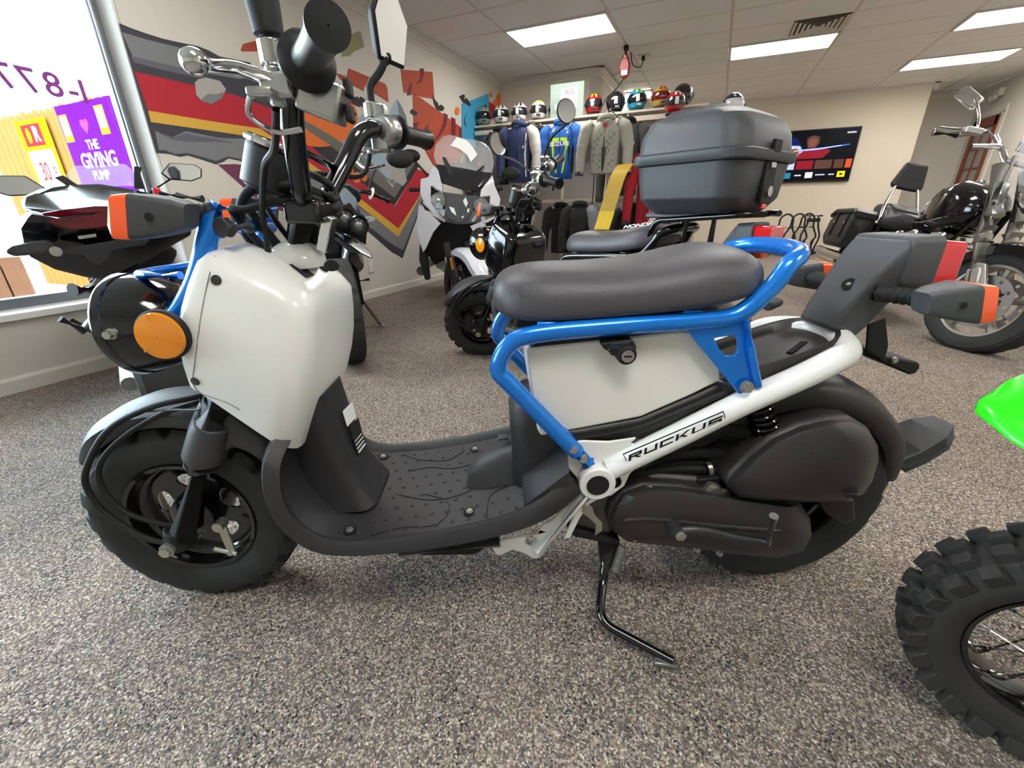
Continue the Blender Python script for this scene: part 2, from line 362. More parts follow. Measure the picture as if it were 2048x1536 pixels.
# ceiling lights; the unseen ones overhead are added to light the room
lm=D.materials.new('lamp_diffuser'); lm.use_nodes=True; nb=lm.node_tree.nodes['Principled BSDF']
nb.inputs['Base Color'].default_value=(.9,.9,.88,1); nb.inputs['Emission Color'].default_value=(1,.98,.95,1); nb.inputs['Emission Strength'].default_value=LAMP; MATS['lamp_diffuser']=lm
LBL={(0,-1):'long glowing ceiling light panel above the white windshield scooter',(2,2):'glowing ceiling light panel touching the air vent',(4,5):'glowing ceiling light panel nearest the television wall',(4,2):'glowing ceiling light panel cut by the right picture edge',(0,5):'distant glowing ceiling light behind the helmet shelf'}
cell=MB(); 
for k in range(2):
    cell.box((0,(-1)**k*PV*.5-(-1)**k*.012,0),(PU-.01,.022,.014)); cell.box(((-1)**k*PU*.5-(-1)**k*.012,0,0),(.022,PV-.01,.014))
protoL=None
for k,(i,j) in enumerate(LIGHTS):
    loc=(U0+PU*(i+.5),V0+PV*(j+.5),CH-.004)
    t=thing('ceiling_light',LBL.get((i,j),'unseen ceiling light panel added overhead to light the room, %s'%{(2,-5):'nearest the picture',(0,-8):'above the window side',(4,-3):'above the dirt bike',(2,-11):'behind the viewer',(4,-9):'far behind at the right'}.get((i,j))),'light',loc,0,'fluorescent ceiling panels')
    if protoL is None:
        fr_=cell.build('light_frame','trim_white',t); df=MB().box((0,0,.001),(PU-.05,PV-.05,.006)).build('diffuser','lamp_diffuser',t); protoL=(fr_,df)
    else:
        for q in protoL: copy_part(q,t)
# ceiling air vent
vx,vy=(U0+PU*VENT[0]+.25),V0+PV*(VENT[1]+.45)
mat('vent_dark','#3f3b37',.8)
vent=thing('air_vent','white louvred square ceiling air vent above light panel','vent',(vx,vy,CH-.004))
MB().box((0,0,.004),(.46,.44,.004)).build('backing','vent_dark',vent)
for k in range(5):
    h=.225-.043*k
    bb=MB()
    for s_ in (-1,1):
        bb.prism([(-h,s_*h*.96,-.006),(h,s_*h*.96,-.006),(h-.026,s_*(h-.026)*.96,.002),(-h+.026,s_*(h-.026)*.96,.002)],(0,0,.002))
        bb.prism([(s_*h,-h*.96,-.006),(s_*h,h*.96,-.006),(s_*(h-.026),(h-.026)*.96,.002),(s_*(h-.026),-(h-.026)*.96,.002)],(0,0,.002))
    bb.build('louvre','ceil_bar',vent)
# ------------------------------------------------------------ mural painted on the left wall
PAINT={'dk':'#3b3a42','gr':'#76777a','gr2':'#5d5c66','rd':'#ad1f2e','yl':'#cfa33f','bk':'#2b2829','rust':'#a8482c','mar':'#70222c','org':'#e0702a','lb':'#98adb8','lg':'#a3a09a','sg':'#6c757c','ol':'#8d8c63','sky':'#3f9cc4','plum':'#6b3350','mag':'#a02c5a','gry':'#6a675f'}
for k,c in PAINT.items(): mat('paint_'+k,c,.7)
_ml=[0]
def mural(name,c,pts,label=None):
    _ml[0]+=1; off=.0006+.00018*_ml[0]
    P=[onX(x,y,XW+off) for x,y in pts]; P=[(XW-.001,p[1],p[2]) for p in P]
    o=MB().prism(P,(off+.001,0,0)).build(name,'paint_'+c,wl,flat=True)
    if label: o['label']=label
    return o
def circ(cx,cy,rx,ry,n=28): return [(cx+rx*math.cos(2*math.pi*i/n),cy+ry*math.sin(2*math.pi*i/n)) for i in range(n)]
mural('mural_shape','rust',[(481,100),(486,88),(520,79),(535,79),(535,103),(484,103)])
mural('mural_stripe','dk',[(238,46),(262,56),(290,66),(325,77),(360,85),(395,92),(416,100),(440,113),(470,119),(500,125),(506,135),(540,160),(600,210),(640,250),(700,330),(795,418),(830,345),(862,360),(822,470),(805,517),(796,511),(784,505),(761,485),(736,463),(700,455),(600,398),(545,350),(505,331),(480,322),(457,317),(447,324),(432,329),(405,320),(376,311),(360,314),(338,308),(313,306)],'jagged charcoal outline of the mural')
mural('mural_stripe','gr',[(243,64),(290,78),(330,88),(370,98),(410,110),(440,125),(480,130),(520,150),(480,158),(394,143),(330,131),(266,114)])
mural('mural_stripe','gr2',[(262,112),(330,128),(394,143),(394,155),(330,141),(268,125)])
mural('mural_stripe','gr',[(310,262),(345,275),(372,262),(400,268),(440,276),(470,277),(520,277),(560,290),(600,320),(700,400),(797,474),(836,398),(856,372),(818,470),(806,500),(790,492),(772,480),(745,458),(720,448),(640,410),(560,352),(520,333),(480,318),(457,313),(432,322),(376,306),(350,308),(330,300),(318,300)])
mural('mural_stripe','gr2',[(308,260),(345,280),(380,284),(430,284),(470,286),(430,277),(395,272),(372,266),(345,276)])
mural('mural_stripe','rd',[(269,143),(330,157),(394,172),(470,190),(540,215),(613,282),(682,353),(720,362),(790,412),(834,338),(866,350),(797,457),(719,396),(640,340),(560,284),(520,257),(420,242),(296,221)],'broad red stripe folding into a point')
mural('mural_stripe','yl',[(296,221),(420,242),(520,257),(560,284),(640,340),(719,396),(797,457),(866,350),(872,353),(836,400),(797,474),(719,412),(640,360),(559,300),(520,276),(420,261),(302,244)],'mustard yellow stripe below the red one')
mural('mural_stripe','bk',[(612,244),(640,262),(700,320),(745,362),(790,396),(828,326),(838,332),(789,411),(740,375),(690,345),(650,312),(612,282)])
mural('mural_stripe','gry',[(560,190),(640,250),(668,273),(720,310),(760,345),(786,375),(805,345),(822,320),(828,328),(790,396),(745,362),(690,315),(640,275),(600,240)])
mural('mural_stripe','gr',[(612,228),(650,255),(700,292),(760,332),(786,360),(800,342),(788,372),(760,347),(700,302),(640,260)])
mural('mural_shape','lb',[(655,275),(674,262),(690,270),(705,240),(735,225),(765,210),(771,214),(778,236),(784,215),(794,198),(800,236),(806,250),(812,262),(806,320),(781,360),(770,352),(740,322),(700,296),(672,282)],'pale blue mountain in the mural')
mural('mural_shape','sg',[(794,198),(803,212),(812,232),(817,258),(812,262),(804,252),(799,240)])
mural('mural_shape','sg',[(768,210),(773,217),(770,229),(763,232)])
mural('mural_shape','lg',[(775,322),(790,320),(808,336),(814,362),(806,372),(790,362),(772,340)])
mural('mural_shape','org',circ(640,236,76,58),'big orange disc')
mural('mural_shape','gry',[(600,236),(640,258),(668,275),(720,310),(716,322),(690,308),(640,277),(600,250)])
for cx,cy,r1,r2 in ((697,345,11,15),(714,355,8,11),(729,355,5.5,8)): mural('mural_dot','org',circ(cx,cy,r1,r2))
mural('mural_shape','lg',[(390,165),(397,158),(412,155),(440,162),(452,178),(444,196),(424,208),(404,202),(393,190)])
mural('mural_shape','gr',[(400,200),(416,187),(430,189),(450,184),(444,197),(424,208)])
mural('mural_shape','plum',[(437,329),(470,328),(505,332),(530,338),(600,395),(640,425),(610,436),(560,420),(512,396)],'plum wedge below the stripes')
mural('mural_shape','mag',[(600,384),(616,386),(634,402),(602,402)])
mural('mural_dot','org',circ(505,318,6,8))
mural('mural_shape','rust',[(673,146),(694,153),(698,137),(770,167),(775,176),(777,204),(746,184),(728,172),(728,182),(681,158)])
mural('mural_shape','ol',[(688,90),(698,70),(721,62),(729,94),(708,103),(700,112),(684,113)])
mural('mural_shape','rust',[(802,139),(865,144),(869,198),(840,193),(826,187),(808,185)],'rust red block in the mural')
mural('mural_shape','rust',[(826,187),(842,196),(923,255),(925,300),(920,340),(875,345),(863,323),(853,305),(845,290),(840,275),(828,256)],'tall rust red painted figure')
mural('mural_shape','mar',[(840,137),(848,137),(848,150),(842,164),(831,170),(840,158)])
mural('mural_shape','mar',[(815,178),(819,170),(826,164),(823,176),(823,190),(815,191)])
mural('mural_shape','mar',[(888,226),(896,230),(892,252),(883,268),(873,281),(870,278),(880,262),(886,246)])
mural('mural_shape','mar',[(903,234),(911,238),(911,268),(908,285),(902,268)])
mural('mural_shape','mar',[(918,254),(923,258),(925,280),(919,280)])
mural('mural_shape','mar',[(827,246),(839,243),(834,256),(828,258)])
mural('mural_shape','mar',[(848,258),(858,247),(856,258),(848,262)])
mural('mural_shape','bk',[(699,199),(706,195),(715,193),(720,199),(721,193),(727,196),(740,211),(737,218),(724,213),(722,209),(720,214),(709,209),(702,205)],'black leaf stroke')
mural('mural_shape','bk',[(698,224),(704,221),(708,220),(715,231),(706,229)])
mural('mural_shape','bk',[(821,222),(825,218),(834,224),(834,231),(829,231),(822,227)])
mural('mural_shape','bk',[(864,188),(870,199),(876,206),(878,212),(883,209),(889,215),(887,221),(881,222),(874,219),(869,208)])
mural('mural_shape','sky',[(924,207),(950,198),(977,187),(980,212),(978,240),(960,300),(924,300)],'sky blue painted square')
mural('mural_shape','bk',[(919,193),(926,189),(930,190),(929,200),(934,196),(942,210),(940,213),(931,208),(926,204)])
mural('mural_shape','bk',[(928,240),(932,228),(933,227),(930,240),(933,256),(929,250)])
mural('mural_shape','bk',[(956,226),(960,216),(966,211),(968,215),(970,207),(973,210),(974,226),(960,230)])
mural('mural_dot','org',circ(915,222,4.5,8)); mural('mural_dot','org',circ(982,190,2.2,5))
mural('mural_shape','rd',[(978,203),(986,208),(1001,218),(1001,235),(978,240)])
mural('mural_shape','org',[(986,206),(990,199),(993,203),(994,192),(998,187),(1001,189),(1001,216),(992,216)])
# wall socket
sk=thing('wall_socket','white double wall socket on beige wall above baseboard','socket',(XW,3.37,.30))
MB().box((.004,0,.0),(.008,.075,.12)).build('face_plate','trim_white',sk,bev=.003)
for dz in (-.028,.028):
    q=MB().box((.0095,0,dz),(.003,.034,.03)).build('outlet','sill_white',sk,bev=.002); 
    MB().box((.0112,-.007,dz+.003),(.0008,.003,.01)).box((.0112,.007,dz+.003),(.0008,.003,.01)).build('slot','gap',q)
# ============================================================ outside the window
mat('concrete_out','#a5a29c',.9); mat('wood_fence','#7d5228',.9,spec=.05,noise=.18,nscale=6); mat('wood_brown','#7b5138',.6,noise=.35,nscale=9)
gr=struct(MB().box((-18,2,-.12),(29.4,40,.1)).build('ground_outside','concrete_out',flat=True)); tag(gr,'sunlit pale concrete forecourt outside')
FY=2.9
fence=thing('wooden_fence','tall sunlit wooden fence with dog-ear boards outside the window','fence',(-6.6,FY,-.07))
bm_=None
nb=26
for k in range(nb):
    x=-1.75+k*.142
    if bm_ is None:
        wv=.066; P=[(-wv,0,0),(wv,0,0),(wv,0,1.9),(wv*.45,0,1.96),(-wv*.45,0,1.96),(-wv,0,1.9)]
        bm_=MB().prism(P,(0,.02,0)).build('board','wood_fence',fence); bm_.location=(x,0,random.uniform(-.01,.01))
    else: copy_part(bm_,fence,(x,0,random.uniform(-.015,.015)))
for z in (.35,1.0,1.65): MB().box((0.05,.05,z),(3.7,.05,.09)).build('rail','wood_fence',fence)
MB().box((-1.9,0.03,1.0),(.12,.12,2.0)).build('post','trim_white',fence)
# signs on the fence
mat('sign_purple','#470f74',.95,spec=0); mat('sign_yellow','#c89a08',.95,spec=0); mat('sign_red','#dd1d21',.95,spec=0); mat('sign_white','#b8b8b8',.95,spec=0); mat('sign_pink','#f0308a',.95,spec=0); mat('sign_orange','#f28a1e',.95,spec=0)
def fpt(x,y,Y): return onY(x,y,Y)
def sign_poly(par,name,m,pts,Y,o):
    P=[V(onY(x,y,Y))-V(o) for x,y in pts]; return MB().prism(P,(0,.004,0)).build(name,m,par,flat=True)
YS=FY-.03
q0=onY(108,213,YS); q1=onY(214,192,YS); zt=(q0[2]+q1[2])/2
xl,xr=q0[0],onY(282,380,YS)[0]; 
PS=thing('purple_sign','purple advertising sign with white lettering and a heart on fence','sign',((xl+xr)/2,YS,0))
Wd=abs(xr-xl); Hs=zt-.72
MB().box((0,0,zt-Hs/2),(Wd,.012,Hs)).build('board','sign_purple',PS,bev=.004)
ex=-1 if False else 1
def sgn(px,py,o): p=V(onY(px,py,YS))-V(o); return p.x,p.z
POS=((xl+xr)/2,YS,0)
def ptext(txt,px,py,size,sx=1,bold=.01,m='sign_white'):
    x,z=sgn(px,py,POS); return text_part('lettering',txt,(x,-.008,z),(1,0,0),(0,0,1),m,PS,size=size,sx=sx,bold=bold)
ptext('THE',187,290,.125,bold=.003); ptext('GIVING',200,321,.195,sx=1.05,bold=.005); ptext('PUMP',205,351,.125,bold=.003)
hx,hz=sgn(171,251,POS)
hp=[(hx+math.sin(t)**3*.075,-.008,hz+.075*(13*math.cos(t)-5*math.cos(2*t)-2*math.cos(3*t)-math.cos(4*t))/16) for t in [2*math.pi*i/24 for i in range(24)]]
MB().prism(hp,(0,.003,0)).build('heart','sign_pink',PS,flat=True)
for q_ in ((135,258),(206,240)):
    x_,z_=sgn(q_[0],q_[1],POS)
    c=MB().box((x_,-.008,z_),(.15,.004,.25)).build('picture_card','sign_orange',PS); 
    MB().box((x_,-.0105,z_+.02),(.11,.002,.17)).build('picture','sign_white',c)
y0_=onY(28,243,YS); y1_=onY(88,236,YS); zy=(y0_[2]+y1_[2])/2
cxY=(y0_[0]+y1_[0])/2; wy=abs(y1_[0]-y0_[0])
YSN=thing('price_sign','yellow and white price sign reading 30c on fence','sign',(cxY,YS,0))
hY=zy-.72
MB().box((0,0,zy-hY/2),(wy,.012,hY)).build('board','sign_yellow',YSN,bev=.004)
MB().box((0,-.008,zy-hY*.62),(wy*.82,.004,hY*.68)).build('price_field','sign_white',YSN,bev=.002)
MB().box((-.02,-.008,zy-hY*.14),(wy*.62,.004,hY*.2)).build('logo_field','sign_red',YSN,bev=.002)
MB().disc((-.10,-.0105,zy-hY*.14),(0,-1,0),.045,ry=.075).build('shell_emblem','sign_yellow',YSN,flat=True)
text_part('lettering','R',(.07,-.0105,zy-hY*.14),(1,0,0),(0,0,1),'sign_white',YSN,size=.2,bold=.008)
text_part('lettering','SAVE',(sgn(83,318,(cxY,YS,0))[0],-.011,sgn(83,318,(cxY,YS,0))[1]),(1,0,0),(0,0,1),'alu',YSN,size=.09)
text_part('lettering','30',(sgn(95,345,(cxY,YS,0))[0],-.011,sgn(95,345,(cxY,YS,0))[1]),(1,0,0),(0,0,1),'sign_red',YSN,size=.27,bold=.002,sx=.75)
text_part('lettering','c',(sgn(112,338,(cxY,YS,0))[0],-.011,sgn(112,338,(cxY,YS,0))[1]),(1,0,0),(0,0,1),'sign_red',YSN,size=.14,bold=.002)
# low brown planter and distant greenery
pt=thing('wooden_planter','low brown plank planter outside below the window','planter',(-4.0,1.15,-.07))
pb=None
for k in range(7):
    if pb is None: pb=MB().box((0,0,.32),(.03,.1,.64)).build('plank','wood_brown',pt,bev=.004); pb.location=(0,-.55+k*.108,0)
    else: copy_part(pb,pt,(0,-.55+k*.108,random.uniform(-.01,.01)))
MB().box((-.16,-.22,.3),(.28,.76,.58)).build('soil_box','wood_brown',pt)
mat('leaf_green','#7e9a35',.7,noise=.4,nscale=5)
def tree(x,y,h,r,label):
    t=thing('tree',label,'tree',(x,y,-.07),0,'trees across the street')
    MB().tube(cat([(0,0,0),(.05,0,h*.3),(-.04,.05,h*.6)]),[.13,.07],8).build('trunk','wood_brown',t)
    b=MB()
    for k in range(46):
        a=random.uniform(0,6.28); e=random.uniform(-.7,1); q=random.uniform(.55,1)*r
        c=(q*math.cos(a)*math.cos(e),q*math.sin(a)*math.cos(e),h*.7+q*.8*math.sin(e)); s_=random.uniform(.22,.42)*r
        b.ell(c,(s_,s_,s_*.8),n=7,m=4)
    b.build('foliage','leaf_green',t,flat=True)
for x,y,h,r in ((-15,3.0,2.4,1.2),(-16.5,7.2,2.7,1.4)): tree(x,y,h,r,'small bright green tree across the street, '+('left one' if y<4 else 'right one'))
# ============================================================ the big-tyre scooter
FR=Frame(-.93,.42,26)
def A(px,py,y): return FR.p(px,py,y)
def rrect(x0,x1,y0,y1,r,n=5,rs=None):
    """rounded rectangle points, corners in order (x1,y1),(x0,y1),(x0,y0),(x1,y0)"""
    rs=rs or [r]*4; out=[]
    for (cx,cy,a,rr) in ((x1-rs[0],y1-rs[0],0,rs[0]),(x0+rs[1],y1-rs[1],90,rs[1]),(x0+rs[2],y0+rs[2],180,rs[2]),(x1-rs[3],y0+rs[3],270,rs[3])):
        for i in range(n+1):
            t=math.radians(a+90*i/n); out.append((cx+rr*math.cos(t),cy+rr*math.sin(t)))
    return out
def ring_pts(c,r,n,a0=0,ry=None): return [(c[0]+r*math.cos(a0+2*math.pi*i/n),c[1]+(ry or r)*math.sin(a0+2*math.pi*i/n)) for i in range(n)]
def tyre_mb(R,w,rim,n=147,block=7,depth=.012,knob=False):
    prof=[(rim,-w*.8),(rim+.012,-w*.95),(rim+(R-rim)*.5,-w*1.08),(R-.022,-w*1.05),(R-.004,-w*.86),(R,-w*.62),(R,-w*.3),(R+.001,0),(R,w*.3),(R,w*.62),(R-.004,w*.86),(R-.022,w*1.05),(rim+(R-rim)*.5,w*1.08),(rim+.012,w*.95),(rim,w*.8)]
    def mod(i,k):
        if k in (4,5): g=(i//1)%block
        elif k in (9,10): g=(i+block//2)%block
        elif k in (6,7,8): g=(i+(k-7)*2+block//3)%block
        else: return 0
        return -depth if g in ((0,1) if k in (4,5,9,10) else (0,)) else 0
    b=MB(); b.lathe(prof,(0,0,0),(0,1,0),n,up=(0,0,1),mod=mod); return b
def ring_band(b,r0,r1,y0,y1,n=40,c=(0,0,0)):
    prof=[(r0,y0),(r1,y0),(r1,y1),(r0,y1)]; return b.lathe(prof,c,(0,1,0),n,closed=True)
def bolt(b,c,ax,r=.006,h=.006):
    b.cyl(c,V(c)+V(ax).normalized()*h*.5,r*1.3,n=10); b.cyl(c,V(c)+V(ax).normalized()*h,r,n=6); return b
MIRY=lambda P:[(p[0],-p[1],p[2]) for p in P]
def make_scooter(root,pal,steer=0.0,hero=True):
    sa=math.radians(steer); piv=V(.20,0,.45); axis=V(.36,0,.90).normalized(); RS=Matrix.Rotation(sa,3,axis)
    def B(b,name,m,par=None,st=False,**k):
        if st and steer: b.v=[tuple(RS@(V(q)-piv)+piv) for q in b.v]
        return b.build(name,m,par or root,**k)
    body,frame,white=pal['body'],pal['frame'],pal['white']
    BP,DP='black_plastic','dark_plastic'
    # ---- front wheel
    Rf=.213; C0=(0,0,Rf)
    def wheel(C,R,w,st,rimr=.128):
        tb=tyre_mb(R,w,rimr,depth=.013); tb.v=[tuple(V(q)+V(C)) for q in tb.v]; ty=B(tb,'tyre','rubber',st=st,ang=28)
        rb=MB()
        for s_ in (-1,1):
            rb.lathe([(rimr+.004,s_*w*.86),(rimr+.002,s_*w*.93),(rimr-.006,s_*w*.9),(rimr-.012,s_*w*.6),(rimr-.014,s_*w*.45),(rimr-.022,s_*w*.36),(rimr-.026,s_*.010)],C,(0,1,0),48)
        wh=B(rb,'rim','black_gloss',st=st)
        outer=[(C[0]+p[0],C[1]-.012,C[2]+p[1]) for p in ring_pts((0,0),rimr-.022,40)]
        holes=[]
        for k in range(5):
            a=2*math.pi*k/5+.35
            h=[]
            for (u,v_) in ring_pts((0,0),1,14):
                rr=.070+.019*v_; aa=a+.36*u*(1.0+.25*v_); h.append((C[0]+rr*math.cos(aa),C[1]-.012,C[2]+rr*math.sin(aa)))
            holes.append(h)
        B(MB().prism(outer,(0,.006,0),holes),'wheel_disc','black_gloss',wh,st=st,bev=.002)
        B(MB().lathe([(.001,-.05),(.03,-.05),(.044,-.042),(.05,-.02),(.05,.03),(.03,.05),(.001,.05)],C,(0,1,0),32),'hub','black_gloss',wh,st=st)
        return ty,wh
    ty,wh=wheel(C0,Rf,.052,True)
    B(bolt(MB(),(0,-.055,Rf),(0,-1,0),.011,.012),'axle_nut','zinc',st=True)
    # ---- fork
    for s_ in (-1,1):
        lo=A(362,1078,-.082) if True else 0; hi=A(440,800,-.082)
        lo=(lo[0],s_*.082,lo[2]); hi=(hi[0],s_*.082,hi[2]); top=(hi[0]+.035,s_*.075,hi[2]+.07)
        leg=B(MB().tube([lo,hi],[.0255,.026],18).cyl(V(lo)+V(-.004,0,-.012),V(lo)+V(.006,0,.03),.027,n=16),'fork_leg','black_matte',st=True,bev=.003)
        B(bolt(MB(),(lo[0]-.006,s_*.108,lo[2]),(0,s_,0),.011,.014),'fork_bolt','zinc',leg,st=True)
        mid=V(lo).lerp(V(hi),.60)
        B(MB().tube([V(lo).lerp(V(hi),.57),V(lo).lerp(V(hi),.62),V(lo).lerp(V(hi),.80),V(lo).lerp(V(hi),.86)],[.032,.0355,.0345,.031],20).tube([V(lo).lerp(V(hi),.84),V(lo).lerp(V(hi),1.12)],[.030,.029],18),'fork_cover',DP,leg,st=True,bev=.005)
        B(MB().tube([hi,top],.020,12),'fork_tube','black_matte',st=True)
    stem0=(.19,0,.47); stem1=(.345,0,.83)
    B(MB().tube([stem0,stem1],.023,16).box((.18,0,.49),(.06,.18,.03)),'steering_stem','black_matte',st=True,bev=.003)
    # brake arm and cable end
    ba=MB(); p0,p1=A(440,1050,-.06),A(462,1104,-.065)
    ba.prism([V(p0)+V(-.008,0,.006),V(p0)+V(.010,0,.008),V(p1)+V(.009,0,-.004),V(p1)+V(-.007,0,-.008)],(0,.004,0)); ba.cyl(V(p0)+V(0,.012,0),V(p0)+V(0,-.010,0),.011,n=14).cyl(V(p1)+V(-.03,-.002,.012),V(p1)+V(.012,-.002,-.004),.0045,n=8).cyl(V(p1)+V(0,.008,0),V(p1)+V(0,-.006,0),.006,n=10)
    B(ba,'brake_arm','zinc',st=True)
    # cables: speedometer and brake, looping in front of the wheel
    for nm,pts in (('brake_cable',[(520,760,-.02),(400,792,-.06),(300,815,-.075),(215,862,-.085),(172,940,-.09),(178,985,-.092),(215,1030,-.095),(290,1075,-.098),(345,1086,-.10)]),
                   ('speedometer_cable',[(515,765,-.02),(410,800,-.055),(320,830,-.07),(240,880,-.075),(200,930,-.08),(205,975,-.082),(245,1020,-.085),(300,1042,-.085),(350,1052,-.08)])):
        B(MB().tube(cat([A(*p) for p in pts],8),.0056 if nm=='brake_cable' else .0050,10),nm,'black_matte',st=True)
    if hero:
        B(MB().tube(cat([A(398,793,-.09),A(400,818,-.095),A(340,820,-.085),A(262,826,-.06),A(252,832,-.05)],5),.0018,6),'cable_guide','steel_dark',st=True)
    # ---- front fender: an arched shell over the tyre
    def arch(C,R,w,a0,a1,n=26,drop=.035,th=.004,tipw=.6):
        rings=[]
        for i in range(n+1):
            t=i/n; a=math.radians(a0+(a1-a0)*t); k=min(1,tipw+(1-tipw)*min(t,1-t)*6)
            sec=[(-w*k,-drop*k),(-w*k*1.02,-drop*.4),(-w*k*.86,-.006),(-w*k*.5,.004),(0,.007),(w*k*.5,.004),(w*k*.86,-.006),(w*k*1.02,-drop*.4),(w*k,-drop*k)]
            sec=sec+[(y*.95,h-th) for y,h in reversed(sec)]
            rings.append([V(C)+V(math.cos(a)*(R+h),y,math.sin(a)*(R+h)) for y,h in sec])
        return MB().loft(rings)
    B(arch((0.025,0,Rf+.012),.250,.068,148,12),'front_fender',DP,st=True,ang=50)
    for s_ in (-1,1):
        poly=[A(400,800,-.08),A(378,850,-.08),A(388,885,-.08),A(402,906,-.08),A(440,908,-.08),A(470,892,-.08),A(535,912,-.075),A(548,882,-.07),A(480,830,-.07),A(440,795,-.075)]
        poly=[(p[0],s_*.090,p[2]) for p in poly]
        B(MB().prism(poly,(0,-s_*.035,0)),'fender_flank',DP,st=True,bev=.010,seg=3)
    # ---- front cover: a two-piece white shell
    rings=[]
    def cover_ring(t,inset=0,rise=0,zt=None):
        # t 0 bottom .. 1 shoulder
        xf=.135+(.212-.135)*t-(.012*math.sin(math.pi*t)); xr=.280+(.352-.280)*t+.020*math.sin(math.pi*t*.9)
        w_=.122+.022*math.sin(math.pi*min(1,t*.9))
        zf=.540+(.742-.540)*t; zr=.398+(.668-.398)*t
        x0,x1,ww=xf+inset*.55,xr-inset*.85,w_-inset
        out=[]
        rm=(x1-x0)*.45
        for (x,y) in rrect(x0,x1,-ww,ww,.02,5,[min(.042,rm),min(.02,rm),min(.02,rm),min(.042,rm)]):
            u=(x-xf)/(xr-xf); uu=u if t>.08 else u
            z=zf+(zr-zf)*u+rise
            if t<.35: z+=.035*(1-t/.35)*math.sin(math.pi*min(1,max(0,u)))*.6*(1 if u<.7 else .4)
            out.append(V(x,y,z))
        return out
    for t in (0,.02,.08,.2,.35,.5,.65,.8,.9,.97): rings.append(cover_ring(t))
    rings.insert(0,cover_ring(0,.02,.01))
    rings.append(cover_ring(1.0,.012,.008)); rings.append(cover_ring(1.0,.035,.020)); rings.append(cover_ring(1.0,.055,.028)); rings.append(cover_ring(1.0,.075,.031))
    fc=B(MB().loft(rings),'front_cover',white,ang=60)
    # raised collar round the stem, vent, buttons, screws, seam
    from mathutils.bvhtree import BVHTree
    bvh=BVHTree.FromPolygons([v.co.copy() for v in fc.data.vertices],[tuple(p.vertices) for p in fc.data.polygons])
    def hit(px,py):
        d=ray(px,py); o_=V(FR.l(CC)); dd=V(float(d@FR.x),float(d@FR.y),float(d@FR.z)).normalized(); q=bvh.ray_cast(o_,dd)
        return (q[0],q[1] if q[1].dot(dd)<0 else -q[1]) if q[0] is not None else (V(A(px,py,-.1)),V(0,-1,0))
    B(MB().ell((.302,.004,.722),(.046,.052,.034),n=32,m=12,z0=-.3),'stem_collar',white,fc)
    pc,nn_=hit(604,541); d_,u_,t_=basis(nn_)
    B(MB().prism([pc+u_*a+t_*c_+nn_*.0004 for a,c_ in ((-.016,-.016),(.016,-.016),(.016,.016),(-.016,.016))],nn_*.0022),'vent','black_matte',fc,bev=.001)
    for q in ((648,537),(664,531)):
        pc,nn_=hit(*q); B(MB().disc(pc,nn_,.0115,18,ry=.0085,th=.004),'cover_plug','black_matte',fc,bev=.001)
    for q in ((433,560),(391,762)): pc,nn_=hit(*q); B(MB().disc(pc,nn_,.0075,14,th=.0025),'cover_screw','steel_dark',fc,bev=.001)
    sm=[hit(x,y)[0] for x,y in ((430,512),(420,545),(412,580),(404,620),(398,660),(393,700),(389,730),(386,755),(388,772),(402,786),(425,795),(455,806),(480,820))]
    B(MB().tube(cat(sm,3),.0010,6),'cover_seam','seam_grey',fc)
    B(MB().tube([A(560,893,-.11),A(575,888,-.09)],.007,8),'cover_lug',white,fc)
    # ---- blue front carrier frame
    for s_ in (-1,1):
        pts=[A(438,408,-.075),A(418,462,-.085),A(398,560,-.095),A(350,640,-.105),A(286,650,-.105)]
        pts=[(p[0],s_*abs(p[1]),p[2]) for p in pts]
        fb=B(MB().tube(fil(pts,.04,6),.0155,14),'front_frame_tube',frame)
        pp=[A(410,425,-.08),A(440,405,-.08),A(447,455,-.08),A(432,482,-.08),A(408,500,-.08)]
        B(MB().prism([(p[0],s_*.082,p[2]) for p in pp],(0,-s_*.006,0)),'frame_plate',frame,fb,bev=.002)
    c0=A(440,462,-.08)
    B(MB().tube(fil([(c0[0],-.08,c0[2]),(c0[0]+.01,0,c0[2]+.004),(c0[0],.08,c0[2])],.03),.011,10),'cross_tube',frame)
    lp=[(.16,-.09,.712),(.08,-.075,.712),(.06,-.03,.710),(.06,.03,.710),(.08,.075,.712),(.16,.09,.712)]
    B(MB().tube(fil(lp,.03,5),.0065,10),'front_carrier',frame)
    # ---- headlights: two round buckets side by side
    for s_ in (-1,1):
        c=V(.070,s_*.066,.632); ax=V(-1,0,-.06)
        hb=B(MB().lathe([(.001,-.080),(.03,-.078),(.056,-.062),(.073,-.03),(.079,.0),(.081,.018),(.076,.022),(.075,.012)],c,ax,40),'headlight_bucket','black_gloss')
        B(MB().lathe([(.001,.028),(.04,.025),(.075,.016)],c,ax,36),'headlight_lens','screen_clear',hb)
        B(MB().lathe([(.076,.006),(.082,.008),(.084,.018),(.081,.024),(.076,.022)],c,ax,40,closed=True),'headlight_ring','black_gloss',hb)
        B(bolt(MB(),c+V(.004,s_*.074,.004),(0,s_,0),.0065,.016),'headlight_bolt','zinc',hb)
        am=A(327,670,-.150); am=V(am[0],s_*.150,am[2])
        ab=B(MB().tube([am+V(0,-s_*.03,0),am],.022,14).cyl(am+V(0,-s_*.006,0),am+V(0,s_*.006,0),.0385,n=30),'reflector_mount','black_matte',bev=.003)
        rf=MB().lathe([(.001,.011),(.02,.0105),(.034,.008),(.0355,.004)],am+V(0,s_*.002,0),(0,s_,0),30)
        B(rf,'reflector','amber',ab)
        for k in range(3):
            a=math.radians(100+120*k); B(MB().box(am+V(.018*math.cos(a),s_*.0115,.018*math.sin(a)),(.034,.001,.002),Matrix.Rotation(-a,3,'Y')),'reflector_rib','amber',ab)
